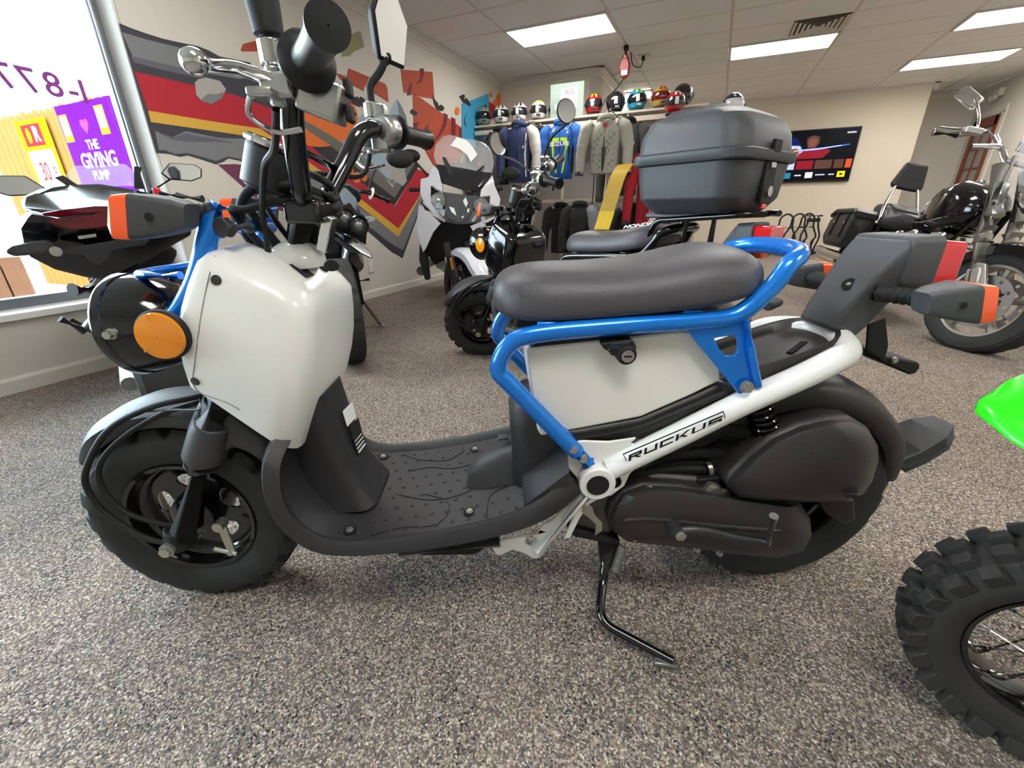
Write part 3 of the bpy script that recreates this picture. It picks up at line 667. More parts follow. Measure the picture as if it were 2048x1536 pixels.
    # ---- front turn signals
    def signal(base,tip,lens_dir,par=root,g=.78,orange='orange_lens'):
        """rubber stalk, tapered grey body, orange lens; lens faces lens_dir along x"""
        base,tip=V(base),V(tip); d=(tip-base); n_=8
        st_=MB(); L=d.length
        pts=[base+d*(i/24) for i in range(25)]; st_.tube(pts,[.0145-.002*(i%3==1 and 6<i<18) for i in range(25)],14)
        sg=B(st_,'signal_stalk','black_matte',par)
        s_=1 if tip.y>0 else -1
        c=tip; ld=lens_dir
        secs=[]
        for (xo,hw,hh) in ((-.055,.022,.020),(-.035,.030,.028),(0,.037,.034),(.028,.041,.038)):
            secs.append([V(c.x+ld*(xo*g-z*.28),c.y+s_*.012+y,c.z+z) for y,z in rrect(-hw*g,hw*g,-hh*g,hh*g,.008,3)])
        bd=B(MB().loft(secs),'signal_body','grey_plastic',sg,ang=30)
        l0=[V(c.x+ld*(.0285*g-z*.28),c.y+s_*.012+y,c.z+z) for y,z in rrect(-.041*g,.041*g,-.038*g,.038*g,.007,3)]
        l1=[V(c.x+ld*(.058*g-z*.28),c.y+s_*.012+y,c.z+z) for y,z in rrect(-.039*g,.039*g,-.036*g,.036*g,.007,3)]
        l2=[V(c.x+ld*(.070*g-z*.2),c.y+s_*.012+y*.8,c.z+z*.5) for y,z in rrect(-.036*g,.036*g,-.034*g,.034*g,.007,3)]
        B(MB().loft([l0,l1,l2]),'signal_lens',orange,sg,ang=30)
        B(MB().disc((c.x-ld*.006,c.y+s_*(.012+.0385*g),c.z),(0,s_,0),.0055,12,th=.001),'drain_hole','gap',sg)
        return sg
    for s_ in (-1,1):
        signal((.232,s_*.070,.802),(.180,s_*.110,.797),-1)
    # ---- ignition knob beside the stem
    k0,k1=A(440,455,-.10),A(500,455,-.05)
    B(MB().tube([k0,V(k0).lerp(V(k1),.28)],.017,14).tube([V(k0).lerp(V(k1),.28),k1],.011,12),'choke_knob',DP,bev=.004)
    k2=A(628,470,.03); B(MB().ell(k2,(.016,.016,.018),n=14,m=8),'horn_knob','black_matte')
    # ---- meter
    m0,m1=V(.280,-.015,.838),V(.303,-.015,.893)
    me_=B(MB().cyl(m0,m1,.034,n=32).cyl(m0,m0-(m1-m0)*.2,.030,.018,n=24),'speedometer','steel_dark',st=True,bev=.003)
    B(MB().lathe([(.032,0),(.0375,.002),(.038,.007),(.034,.011)],m1,m1-m0,36),'meter_ring','chrome',me_,st=True)
    B(MB().disc(m1+(m1-m0)*.05,m1-m0,.033,28,th=.003),'meter_face','black_matte',me_,st=True)
    # ---- handlebar
    def hb_pts(s_):
        if s_<0: q=[(.340,-.02,.818),(.352,-.052,.822),(.376,-.098,.915),(.398,-.128,.956),(.440,-.185,.958),(.501,-.291,.957)]
        else: q=[(.340,.02,.818),(.352,.052,.822),(.382,.10,.885),(.412,.122,.942),(.455,.195,.944),(.499,.312,.946)]
        return q
    HB=[(p[0],p[1],p[2]) for p in reversed(hb_pts(-1)[:-1])]+[(p[0],p[1],p[2]) for p in hb_pts(1)[:-1]]
    bar=B(MB().tube(fil(HB,.035,7),.0155,16),'handlebar','black_gloss',st=True)
    B(MB().tube([(.366,-.082,.888),(.366,.084,.872)],.0075,12),'handlebar_brace','black_gloss',bar,st=True)
    B(MB().box((.345,0,.800),(.055,.10,.035)),'bar_clamp','black_gloss',bar,st=True,bev=.006)
    B(MB().box((.362,.0,.765),(.018,.030,.060),Matrix.Rotation(.35,3,'Y')),'clamp_plate','chrome',bar,st=True,bev=.002)
    for s_ in (-1,1):
        P=hb_pts(s_); i0,e0=V(P[4]),V(P[5]); d=(e0-i0).normalized()
        gb=MB(); L=(e0-i0).length
        gb.lathe([(.001,0),(.030,0),(.031,.005),(.026,.011),(.0185,.016),(.0172,.03),(.0168,L*.55),(.0172,L*.8),(.0185,L*.93),(.0205,L),(.0205,L+.003),(.001,L+.004)],i0+d*.002,d,36)
        g=B(gb,'grip','grip_black',st=True,ang=50)
        # switch housing
        cs=i0-d*.028
        sb=MB(); dd,uu,tt=basis(d)
        sb.lathe([(.001,-.022),(.021,-.022),(.0265,-.014),(.0275,0),(.0265,.018),(.02,.026),(.001,.026)],cs,d,24)
        if s_<0: sb.box(cs+V(.018,0.004,-.03),(.050,.045,.042),Matrix.Rotation(.35,3,'Y'))
        else: sb.box(cs+V(-.012,0,-.012),(.03,.04,.05))
        sh=B(sb,'switch_housing','chrome_soft',st=True,bev=.004)
        if s_<0:
            B(MB().box(cs+V(.048,.008,-.018),(.008,.02,.02)).box(cs+V(.046,.008,-.045),(.008,.02,.02)),'switch_button','black_matte',sh,st=True,bev=.003)
        else:
            B(MB().box(cs+V(-.005,-.004,.029),(.018,.016,.006)),'kill_switch','red_lens',sh,st=True,bev=.002)
        # brake lever: a flattened curved bar in front of the grip
        lv=[cs+V(-.026,s_*.008,-.014),cs+V(-.046,s_*.022,-.010),cs+V(-.062,s_*.040,-.008),cs+V(-.072,s_*.062,-.012),cs+V(-.074,s_*.082,-.016),cs+V(-.070,s_*.098,-.018)]
        B(MB().tube(cat(lv,6),[.012,.012,.0115,.011,.0105,.0105,.011,.0115],14,flat=.6).ell(lv[-1],(.0135,.0135,.0125),n=16,m=10),'brake_lever','chrome',st=True)
        pv=cs+V(-.028,s_*.006,-.020)
        B(MB().box(pv,(.036,.034,.026)).cyl(pv+V(-.006,0,-.02),pv+V(-.006,0,.022),.009,n=14).box(pv+V(-.012,s_*.02,-.010),(.03,.03,.010)),'lever_bracket','chrome_soft',st=True,bev=.003)
        B(MB().tube(cat([pv+V(-.022,s_*.03,-.012),pv+V(-.038,s_*.012,-.030),pv+V(-.018,-s_*.005,-.045),pv+V(.012,-s_*.01,-.042)],6),.0035,8),'parking_latch','chrome',st=True)
        # mirror
        mb=cs+(V(-.033,.002,.002) if s_<0 else V(-.022,0,.018))
        ck=B(MB().cyl(mb,mb+V(0,0,.028),.0155,n=18).box(mb+V(.012,0,.012),(.03,.026,.026)),'mirror_clamp','chrome',st=True,bev=.003)
        if pal.get('mirror','angular')=='angular':
            top=[mb+V(0,0,.022),mb+V(0,0,.040),mb+V(.003,s_*.0,.056),mb+V(.022,s_*.004,.078),mb+V(.035,s_*.006,.100)] if s_>0 else [mb+V(0,0,.02),mb+V(-.002,0,.06),mb+V(-.004,-.002,.10),mb+V(.0,-.002,.15),mb+V(.02,0,.19)]
            B(MB().tube(cat(top,6),.0072 if s_>0 else [.011,.0075],12),'mirror_stem','black_matte',st=True)
            if s_<0: B(MB().lathe([(.010,0),(.0115,.012),(.0165,.014),(.0185,.05),(.0165,.075),(.010,.085)],mb+V(0,0,.018),(-.03,0,1),20),'stem_boot','black_matte',st=True)
            mc=top[-1]+V(.014,.004,.040)
            bx=V(.80,-.55,-.16).normalized(); _,u_,v_=basis(bx)
            out=[(-.034,-.052),(.030,-.048),(.044,.02),(.030,.052),(-.012,.058),(-.042,.018)]
            back=[mc+u_*a*.62-bx*.03+v_*c_*.7 for a,c_ in out]; mid=[mc+u_*a+v_*c_-bx*.008 for a,c_ in out]; fr_=[mc+u_*a*1.0+v_*c_*1.0 for a,c_ in out]
            mh=B(MB().loft([back,mid,fr_]),'mirror_housing','black_matte',st=True,bev=.004)
            B(MB().prism([mc+u_*a*.88+v_*c_*.88+bx*.0005 for a,c_ in out],bx*.0015),'mirror_glass','mirror',mh,st=True,flat=True)
            B(MB().cyl(top[-1]-V(.002,0,.004),mc-bx*.02-v_*.03,.011,.017,n=16),'mirror_neck','black_matte',mh,st=True)
        else:
            mbp=RS@(mb-piv)+piv; tq=pal['mirror_px'][0 if s_<0 else 1]; tg_=V(pal['frame_'].p(tq[0],tq[1],mbp.y)); tg_=RS.inverted()@(tg_-piv)+piv
            top=[mb+V(0,0,.02),mb.lerp(tg_,.45)+V(-.01,0,.01),tg_-V(0,0,.05)]
            B(MB().tube(cat(top,6),.005,10),'mirror_stem','black_matte',st=True)
            mc=top[-1]+V(0,0,.05); bx=pal['mirror_dir'][0 if s_<0 else 1]; bx=RS.inverted()@V(bx) if steer else V(bx)
            mh=B(MB().lathe([(.001,-.03),(.03,-.026),(.048,-.008),(.050,0),(.047,.002)],mc,bx,36),'mirror_housing','black_matte',st=True)
            B(MB().disc(mc+V(bx)*.0005,bx,.046,32,th=.001),'mirror_glass','mirror',mh,st=True,flat=True)
        # clutch / throttle cables
        cb=[pv+V(-.01,0,-.02),pv+V(-.03,-s_*.02,-.06),(.315,s_*.075,.86),(.285,s_*.05,.79),(.27,s_*.03,.70)]
        B(MB().tube(cat(cb,8),.0048,8),'control_cable','black_matte',st=True)
    for k,(yy_,zz,rr) in enumerate(((-.022,.84,.0075),(.03,.865,.006),(-.034,.815,.006),(.0,.825,.0085),(.045,.845,.005))):
        B(MB().tube(cat([(.262+.01*k,yy_*.7,.72),(.238,yy_*1.3,.78+.01*k),(.262,yy_*1.5,zz-.01),(.32,yy_,zz+.0),(.37,.03-yy_*.4,zz-.02),(.36,.06,.835)],8),rr,10),'wiring_loom','black_matte',st=False)
    # ---- footboard: deck with lips, curling up behind the wheel
    path=[(.272,.445,.100,.018),(.258,.405,.150,.019),(.258,.350,.172,.020),(.272,.300,.178,.020),(.305,.258,.180,.020),(.350,.240,.180,.021),(.42,.239,.180,.022),(.52,.249,.180,.024),(.62,.268,.178,.027),(.69,.288,.172,.030),(.735,.310,.160,.034),(.775,.342,.140,.040)]
    pq=cat([(x,z,w_) for x,z,w_,t_ in path],4); tq=cat([(t_,0,0) for x,z,w_,t_ in path],4); coarse=path
    path=[(p.x,p.y,p.z,q.x) for p,q in zip(pq,tq)]
    rings=[]
    for i,(x,z,wd,th) in enumerate(path):
        a=path[max(i-1,0)]; c=path[min(i+1,len(path)-1)]; dx,dz=c[0]-a[0],c[1]-a[1]; L=math.hypot(dx,dz); nx,nz=-dz/L,dx/L
        if nz<0 and i>14: nx,nz=-nx,-nz
        if i<=14: nx,nz=(abs(nx),abs(nz) if i>8 else nz)
        sec=[(-wd,.006),(-wd+.006,.014),(-wd+.016,.013),(-wd+.026,0),(-wd*.5,0),(0,0),(wd*.5,0),(wd-.026,0),(wd-.016,.013),(wd-.006,.014),(wd,.006),(wd+.003,-th*.5),(wd-.012,-th),(0,-th*.8),(-wd+.012,-th),(-wd-.003,-th*.5)]
        rings.append([V(x+nx*h,y,z+nz*h) for y,h in sec])
    fb=B(MB().loft(rings),'footboard',BP,ang=50)
    # tread studs and panel grooves on the deck
    def deckz(x):
        for i in range(len(path)-1):
            if path[i][0]<=x<=path[i+1][0] and i>=14:
                t=(x-path[i][0])/(path[i+1][0]-path[i][0]); return path[i][1]+(path[i+1][1]-path[i][1])*t
        return .246
    sb=MB()
    for i in range(12):
        for j in range(9):
            x=.345+i*.030+(.015 if j%2 else 0); y=-.135+j*.034
            if x>.60 and abs(y)<.07: continue
            if x<.40 and abs(y)<.085: continue
            sb.ell((x,y,deckz(x)),(.0042,.0042,.0030),n=8,m=3,z0=0)
    B(sb,'deck_stud',BP,fb)['kind']='stuff'
    for pts in ([(.40,-.145),(.46,-.13),(.52,-.135),(.545,-.10),(.53,-.06),(.48,-.03)],[(.42,-.02),(.50,-.055),(.56,-.055),(.60,-.03),(.60,.02)],[(.43,.06),(.48,.07),(.54,.05),(.60,.055)],[(.40,.145),(.45,.11),(.52,.09),(.56,.12)],[(.62,-.155),(.625,-.08),(.66,-.06)]):
        B(MB().tube(cat([(x,y,deckz(x)+.0008) for x,y in pts],5),.0009,6),'deck_groove','black_matte',fb)
    for q in ((700,1063),(940,1032)): 
        c=A(q[0],q[1],-.13 if q[0]<800 else -.115); c=(c[0],c[1],deckz(c[0]))
        h=B(MB().disc(V(c)+V(0,0,.0006),(0,0,1),.0125,18,th=.0012),'bolt_recess','gap',fb); B(bolt(MB(),V(c)+V(0,0,.001),(0,0,1),.0055,.005),'deck_bolt','zinc',fb)
        c2=(c[0],-c[1],c[2]); B(MB().disc(V(c2)+V(0,0,.0006),(0,0,1),.0125,18,th=.0012),'bolt_recess','gap',fb); B(bolt(MB(),V(c2)+V(0,0,.001),(0,0,1),.0055,.005),'deck_bolt','zinc',fb)
    # column cover rising from the deck to the front cover
    rings=[]
    for t in [i/8 for i in range(9)]:
        z=.245+t*.24; xc=.318-.040*t; fl=.028*(1-t)**4
        rings.append([V(x,y,z) for x,y in rrect(xc-.07,xc+.045+fl,-.055-fl-.015*t,.055+fl+.015*t,.03,5)])
    cc=B(MB().loft(rings),'column_cover',BP,ang=60)
    la=[V(A(666,826,.045)),V(A(686,812,.062)),V(A(712,890,.05)),V(A(688,908,.032))]
    lc=sum(la,V(0,0,0))/4; lx=(la[1]-la[0]).normalized(); 
    lb=MB(); nrm=V(.95,-.10,.10).normalized(); xd=V(0,0,1).cross(nrm).normalized(); yd=nrm.cross(xd)
    o0=V(.349,.012,.40)
    lbl=B(MB().box((0,0,0),(.001,.001,.001)),'warning_label','decal_black',cc) if False else None
    def lab(cx,cz,wx,hz,m,name='warning_label'):
        c=V(.3815-(cz-.215)*.165,cx-.012,cz-.030); return B(MB().prism([c+xd*(-wx)+yd*(-hz),c+xd*wx+yd*(-hz),c+xd*wx+yd*hz,c+xd*(-wx)+yd*hz],nrm*.0012),name,m,cc,flat=True)
    lab(.02,.395,.022,.034,'decal_black'); lab(.02,.448,.022,.017,'white_print')
    for k in range(7): lab(.02,.368+k*.0085,.018,.0012 if k else .002,'white_print','label_line')
    # rear pillar in front of the battery box, with tongue cover
    rings=[]
    for (z,x0,x1,w_) in ((.27,.675,.80,.085),(.33,.672,.80,.088),(.38,.670,.80,.09),(.42,.668,.79,.088),(.45,.675,.77,.08),(.465,.69,.75,.065)):
        rings.append([V(x,y,z) for x,y in rrect(x0,x1,-w_,w_,.035,5)])
    B(MB().loft(rings),'rear_pillar',BP,ang=60)
    rings=[]
    for (x,w_,h) in ((.575,.026,.006),(.585,.034,.030),(.61,.038,.046),(.65,.042,.056),(.70,.046,.062)):
        z0=deckz(x); rings.append([V(x,-w_-.012,z0-.004),V(x,-w_,z0+h*.7),V(x,-w_*.7,z0+h),V(x,0,z0+h*1.04),V(x,w_*.7,z0+h),V(x,w_,z0+h*.7),V(x,w_+.012,z0-.004)])
    tg=B(MB().loft(rings),'plug_cover',DP,ang=60); B(MB().box((.655,.012,.352),(.022,.022,.004)),'cover_tab','grey_plastic',tg,bev=.003)
    for s_ in (-1,1):
        rings=[]
        for (x,z) in ((.69,.30),(.73,.335),(.77,.37)):
            rings.append([V(x,s_*.08,z-.03),V(x,s_*.085,z+.02),V(x,s_*.12,z+.018),V(x,s_*.148,z-.002),V(x,s_*.148,z-.03)])
        B(MB().loft(rings),'deck_shoulder',BP,ang=60)
    # ---- white main frame: lower rail, gusset plates, pivot and tail loop
    y_=.112
    tail=[A(1200,945,-y_),A(1350,873,-y_),A(1480,808,-y_),A(1600,755,-y_),A(1660,727,-y_+.008)]
    tail=[(p[0],-y_,p[2]) for p in tail]; tail=tail[:-1]+[(1.225,-y_+.004,.548),(1.260,-.092,.558),(1.284,-.045,.565),(1.290,0,.566)]
    loop=tail+[(p[0],-p[1],p[2]) for p in reversed(tail[:-1])]
    B(MB().tube(cat(loop,6),.0225,16),'tail_frame',pal['tube'])
    for s_ in (-1,1):
        a,bq=A(1075,1098,-y_),A(1190,955,-y_); a=(a[0],s_*y_,a[2]); bq=(bq[0],s_*y_,bq[2])
        dt=B(MB().tube([a,bq],[.017,.024],16).cyl((bq[0],s_*(y_-.03),bq[2]),(bq[0],s_*(y_+.024),bq[2]),.034,n=28),'down_tube',pal['tube'],bev=.003)
        B(MB().disc((bq[0],s_*(y_+.0245),bq[2]),(0,s_,0),.021,26,th=.002),'pivot_cap','black_matte',dt,bev=.001)
        def pl(px): return [(p[0],s_*(y_+.004),p[2]) for p in [A(x,yy_,-y_-.004) for x,yy_ in px]]
        hole=[A(1062+12*math.cos(t),1083+11*math.sin(t),-y_-.004) for t in [2*math.pi*i/16 for i in range(16)]]; hole=[(p[0],s_*(y_+.004),p[2]) for p in hole]
        B(MB().prism(pl([(985,1098),(1000,1082),(1072,1068),(1086,1050),(1100,1044),(1128,1018),(1140,1010),(1112,1060),(1090,1098),(1082,1116),(1066,1118),(1050,1108),(1025,1100),(1002,1111),(992,1110)]),(0,-s_*.006,0),[hole]),'foot_bracket',pal['tube'],dt,bev=.002)
        hole=[A(1229+16*math.cos(t),968+14*math.sin(t),-y_-.004) for t in [2*math.pi*i/16 for i in range(16)]]; hole=[(p[0],s_*(y_+.0),p[2]) for p in hole]
        gp=[(p[0],s_*y_,p[2]) for p in pl([(1132,890),(1165,884),(1220,886),(1275,878),(1262,890),(1330,900),(1290,925),(1262,950),(1250,975),(1225,994),(1200,1000),(1180,1012),(1160,1040),(1140,1080),(1128,1082),(1170,985),(1155,960),(1133,935)])]
        B(MB().prism(gp,(0,-s_*.006,0),[hole]),'gusset_plate',pal['tube'],dt,bev=.002)
    # model lettering on the tail tube
    if hero:
        t0,t1=V(A(1250,918,-y_-.022)),V(A(1450,833,-y_-.022)); xd=(t1-t0).normalized(); up_=V(0,-.30,.95); up_=(up_-xd*up_.dot(xd)).normalized(); nn=xd.cross(up_)
        if nn.y>0: nn=-nn
        cen=(t0+t1)/2+V(0,.0005,.0)+nn*.0015
        L=(t1-t0).length; cen=cen+nn*.0002
        H_=.0165; Wl=.0245; gp_=.0052; st_=.0046
        GL={'R':[(0,0,st_,H_),(0,H_-.0036,Wl,H_),(Wl-st_,H_*.5,Wl,H_),(0,H_*.42,Wl,H_*.62),'leg'],'U':[(0,0,st_,H_),(Wl-st_,0,Wl,H_),(0,0,Wl,.0036)],'C':[(0,0,st_,H_),(0,0,Wl,.0036),(0,H_-.0036,Wl,H_)],'K':[(0,0,st_,H_),'kup','leg'],'S':[(0,0,Wl,.0036),(0,H_-.0036,Wl,H_),(0,H_*.4,Wl,H_*.6),(0,H_*.5,st_,H_),(Wl-st_,0,Wl,H_*.5)]}
        xo=-(6*Wl+5*gp_)/2; lm_=MB()
        def q2(x,y): x=x+.28*(y-H_/2); return cen+xd*(xo+x)+up_*(y-H_/2)
        for ch in 'RUCKUS':
            for g_ in GL[ch]:
                if g_=='leg': P4=[(Wl*.35,H_*.5),(Wl*.35+st_*1.1,H_*.5),(Wl,0),(Wl-st_*1.2,0)]
                elif g_=='kup': P4=[(st_,H_*.42),(Wl-st_*1.2,H_),(Wl,H_),(Wl*.45,H_*.42)]
                else: x0,y0,x1,y1=g_; P4=[(x0,y0),(x1,y0),(x1,y1),(x0,y1)]
                lm_.prism([q2(*p) for p in P4],nn*.0008)
            xo+=Wl+gp_
        B(lm_,'lettering','decal_black',flat=True,merge=False)
        fr_=MB()
        def bar(a,c_,b_,e_,k):
            for i in range(k):
                y0=c_+(e_-c_)*i/k; y1=c_+(e_-c_)*(i+1)/k; f_=lambda y:.0225-math.sqrt(.0225**2-y*y)+.0009
                fr_.prism([cen+xd*a+up_*y0-nn*f_(y0),cen+xd*b_+up_*y0-nn*f_(y0),cen+xd*b_+up_*y1-nn*f_(y1),cen+xd*a+up_*y1-nn*f_(y1)],nn*.0007)
        bar(-L/2,-.0125,L/2,-.0110,1); bar(-L/2,.0110,L/2,.0125,1); bar(-L/2,-.0125,-L/2+.0016,.0125,8); bar(L/2-.0016,-.0125,L/2,.0125,8)
        B(fr_,'lettering_frame','decal_black',flat=True)
    # under-floor rail and black plate
    B(MB().tube([A(800,1100,-.10),A(1000,1080,-.11)],.014,12),'floor_rail','steel')
    B(MB().prism([A(790,1105,-.09),A(970,1088,-.09),A(1000,1080,-.09),A(950,1110,-.09),A(850,1112,-.09)],(0,.18,0)),'skid_plate','black_matte',bev=.003)
    # ---- seat
    prof=[(.642,.648,.668,.040),(.650,.636,.690,.075),(.672,.628,.704,.098),(.705,.626,.711,.112),(.75,.627,.712,.118),(.80,.630,.712,.120),(.86,.634,.7145,.122),(.92,.639,.722,.126),(.97,.645,.733,.130),(1.01,.651,.741,.130),(1.045,.658,.741,.124),(1.075,.668,.731,.108),(1.095,.680,.714,.080),(1.102,.690,.702,.045)]
    rings=[]
    for x,z0,z1,w_ in prof:
        h=z1-z0; rings.append([V(x,-w_*.90,z0),V(x,-w_*.985,z0+h*.08),V(x,-w_,z0+h*.28),V(x,-w_*.975,z0+h*.52),V(x,-w_*.86,z0+h*.76),V(x,-w_*.64,z0+h*.92),V(x,-w_*.32,z0+h*.985),V(x,0,z1),V(x,w_*.32,z0+h*.985),V(x,w_*.64,z0+h*.92),V(x,w_*.86,z0+h*.76),V(x,w_*.975,z0+h*.52),V(x,w_,z0+h*.28),V(x,w_*.985,z0+h*.08),V(x,w_*.90,z0),V(x,0,z0-.002)])
    B(MB().loft(rings),'seat',pal.get('seat','seat_vinyl'),sub=1,ang=70)
    B(MB().box((.86,0,.622),(.36,.15,.022)),'seat_base','black_matte',bev=.005)
    if pal.get('seat_text'):
        text_part('lettering',pal['seat_text'],(1.0,-.075,.7375),(1,0,.12),(0,.75,.6),'white_print',root,size=.026,extrude=.0006,bold=.0005,sx=1.3)
    # ---- seat rails (blue): a bent tube each side joined by the rear loop
    yr=.112
    near=[A(1175,925,-yr),A(1030,778,-yr),A(997,738,-yr),A(1018,690,-yr),A(1072,668,-yr),A(1250,651,-yr),A(1400,641,-yr),A(1478,628,-yr),A(1545,572,-yr),A(1585,520,-yr)]
    near=[(p[0],-yr,p[2]) for p in near]; near[-1]=(1.110,-yr+.004,.712)
    cross=[(1.138,-.088,.726),(1.152,-.04,.731)]
    lp=near+cross; lp=lp+[(p[0],-p[1],p[2]) for p in reversed(lp)]
    rail=B(MB().tube(fil(cat(lp,4),.008,2),.0150,16),'seat_rail',frame)
    for s_ in (-1,1):
        def sp(px,yy_): return [(p[0],s_*yy_,p[2]) for p in [A(x,y2,-yy_) for x,y2 in px]]
        # flattened lower end with bolts
        B(MB().prism(sp([(1110,858),(1135,862),(1192,930),(1165,932),(1120,885)],yr+.008),(0,-s_*.016,0)),'rail_foot',frame,rail,bev=.003)
        for q in ((1146,897),(1166,916)): c=A(q[0],q[1],-yr-.01); B(bolt(MB(),(c[0],s_*(yr+.009),c[2]),(0,s_,0),.0065,.010),'rail_bolt','zinc',rail)
        hole=sp([(1428,676),(1468,671),(1475,680),(1476,703),(1468,712),(1452,712),(1440,700)],yr+.004)
        br=B(MB().prism(sp([(1375,662),(1400,655),(1490,640),(1498,660),(1517,772),(1497,778),(1484,790),(1476,786)],yr+.004),(0,-s_*.005,0),[hole]),'rail_bracket',frame,rail,bev=.0015)
        B(MB().tube(sp([(1492,645),(1500,690),(1516,772)],yr+.008),.007,10),'bracket_rib',frame,rail)
        c=A(1491,772,-yr-.01); B(bolt(MB(),(c[0],s_*(yr+.010),c[2]),(0,s_,0),.0085,.012),'rail_bolt','zinc',rail)
        for q in ((1092,652),(1380,628)): c=A(q[0],q[1],-yr+.01); B(MB().box((c[0],s_*(yr-.014),c[2]+.002),(.03,.03,.014)).cyl((c[0]-.012,s_*(yr-.012),c[2]+.004),(c[0]+.012,s_*(yr-.012),c[2]+.004),.008,n=10),'seat_hook',frame,rail,bev=.002)
    # ---- white storage box under the seat, helmet lock
    bx_=[A(x,y2,-.098) for x,y2 in ((1053,697),(1120,690),(1250,676),(1387,660),(1440,738),(1441,762),(1380,792),(1281,835),(1160,858),(1082,872),(1075,860),(1062,780))]
    B(MB().prism([(p[0],-.098,p[2]) for p in bx_],(0,.196,0)),'storage_box',pal['box'],bev=.004)
    B(MB().prism([(p[0],-.094,p[2]) for p in [A(x,y2,-.094) for x,y2 in ((1060,695),(1090,672),(1400,640),(1400,662),(1250,677))]],(0,.188,0)),'box_lid','black_matte')
    l0=A(1240,690,-.118); lk=B(MB().prism([(p[0],-.100,p[2]) for p in [A(x,y2,-.112) for x,y2 in ((1200,683),(1262,676),(1270,690),(1268,706),(1245,706),(1236,700),(1218,702),(1204,694))]],(0,-.022,0)),'helmet_lock','black_matte',bev=.003)
    B(MB().tube([A(1216,697,-.124),A(1240,695,-.124)],.004,10),'lock_pin','chrome',lk)
    lc=V(A(1255,712,-.126)); B(MB().cyl(lc+V(0,.03,0),lc,.0165,n=20).box(lc+V(-.012,.014,.012),(.03,.026,.024)),'lock_barrel','black_matte',lk,bev=.003)
    B(MB().cyl(lc+V(0,.002,0),lc+V(0,-.003,0),.0105,n=20),'lock_face','chrome_soft',lk); B(MB().box(lc+V(0,-.0033,0),(.013,.001,.003)),'key_slot','gap',lk)
    # black rails of the battery tray below the box
    bt=[A(x,y2,-.10) for x,y2 in ((1082,872),(1160,860),(1282,838),(1400,788),(1445,765),(1470,772),(1482,800),(1350,850),(1250,882),(1180,886),(1120,884))]
    B(MB().prism([(p[0],-.100,p[2]) for p in bt],(0,.2,0)),'battery_tray','bronze_plastic',bev=.006)
    B(MB().tube([A(x,y2,-.104) for x,y2 in ((1130,880),(1285,853),(1450,785))],.006,10),'tray_edge','black_matte')
    # ---- luggage tray over the rear wheel
    def tz(x): return .494+(x-1.09)*.34
    out=[(1.04,-.085)]+[(1.18,-.087),(1.235,-.083),(1.268,-.068),(1.286,-.035),(1.29,0)]
    out=out+[(x,-y) for x,y in reversed(out[:-1])]
    out=[tuple(q)[:2] for q in cat([(x,y,0) for x,y in out],4)]
    r0=[V(x,y,tz(x)-.012) for x,y in out]; cxm=1.17
    def inset(f,dz): return [V(cxm+(x-cxm)*f,y*f,tz(cxm+(x-cxm)*f)+dz) for x,y in out]
    B(MB().loft([r0,inset(1,.022),inset(.95,.030),inset(.90,.028),inset(.85,.014),inset(.6,.012)]),'luggage_tray','bronze_plastic',ang=60)
    B(MB().box((1.215,-.03,tz(1.215)+.0135),(.05,.012,.003),Matrix.Rotation(-.32,3,'Y')@Matrix.Rotation(.5,3,'Z')),'tray_slot','gap',bev=.001)
    # ---- rear wheel, fender, mud flap
    Rr=.223; C1=(1.255,.0,Rr); wheel(C1,Rr,.060,False)
    B(arch((1.235,0,Rr+.01),.262,.078,150,6,drop=.05,tipw=.75),'rear_fender','bronze_plastic',ang=50)
    fl_=[]
    for (x,z,w_) in ((1.452,.345,.072),(1.465,.300,.066),(1.49,.282,.062),(1.53,.302,.060),(1.575,.330,.053),(1.605,.346,.028)):
        fl_.append([V(x-.006,-w_,z+.006),V(x-.004,-w_*.8,z+.022),V(x-.004,w_*.8,z+.022),V(x-.006,w_,z+.006),V(x+.004,w_*.95,z-.004),V(x+.004,-w_*.95,z-.004)])
        B(MB().loft(fl_),'mud_flap',DP,ang=40,bev=.002)
    # ---- engine: crank case, belt cover, air box, hoses, kick starter, shock
    def poly(px,y): return [(p[0],y,p[2]) for p in [A(a,c_,y) for a,c_ in px]]
    cv=[(1222,1010),(1240,985),(1285,968),(1360,972),(1440,985),(1560,1003),(1605,1010),(1625,1040),(1628,1075),(1612,1105),(1560,1118),(1470,1110),(1350,1095),(1250,1085),(1222,1062),(1214,1035)]
    cb=B(MB().prism(poly(cv,-.108),(0,.09,0)),'belt_cover','bronze_plastic',bev=.010,seg=3)
    cx_,cy_=1410,1042
    rg=[]
    for f,y in ((.97,-.108),(.93,-.124),(.84,-.136),(.72,-.140)): rg.append([V(p) for p in poly([(cx_+(a-cx_)*f,cy_+(c_-cy_)*f) for a,c_ in cv],y)])
    B(MB().loft(rg,cap0=False),'cover_dome','bronze_plastic',cb,ang=40)
    B(MB().tube(cat([V(p) for p in poly([(1240,1042),(1300,1038),(1420,1050),(1560,1062)],-.140)],4),.0035,8),'cover_rib','bronze_plastic',cb)
    for q in ((1350,1072),(1270,1078),(1300,978),(1440,1108),(1395,1100)): c=A(q[0],q[1],-.125); B(bolt(MB(),(c[0],-.118,c[2]),(0,-1,0),.0055,.010),'cover_bolt','zinc',cb)
    ck=[(1135,1050),(1165,1000),(1200,985),(1250,965),(1320,950),(1430,960),(1450,985),(1300,1000),(1240,1030),(1222,1062),(1235,1085),(1180,1075)]
    B(MB().prism(poly(ck,-.085),(0,.15,0)),'crank_case','engine_alu',bev=.006)
    for q in ((1305,968),(1252,978),(1420,972)): c=A(q[0],q[1],-.095); B(bolt(MB(),(c[0],-.088,c[2]),(0,-1,0),.006,.012),'case_bolt','zinc')
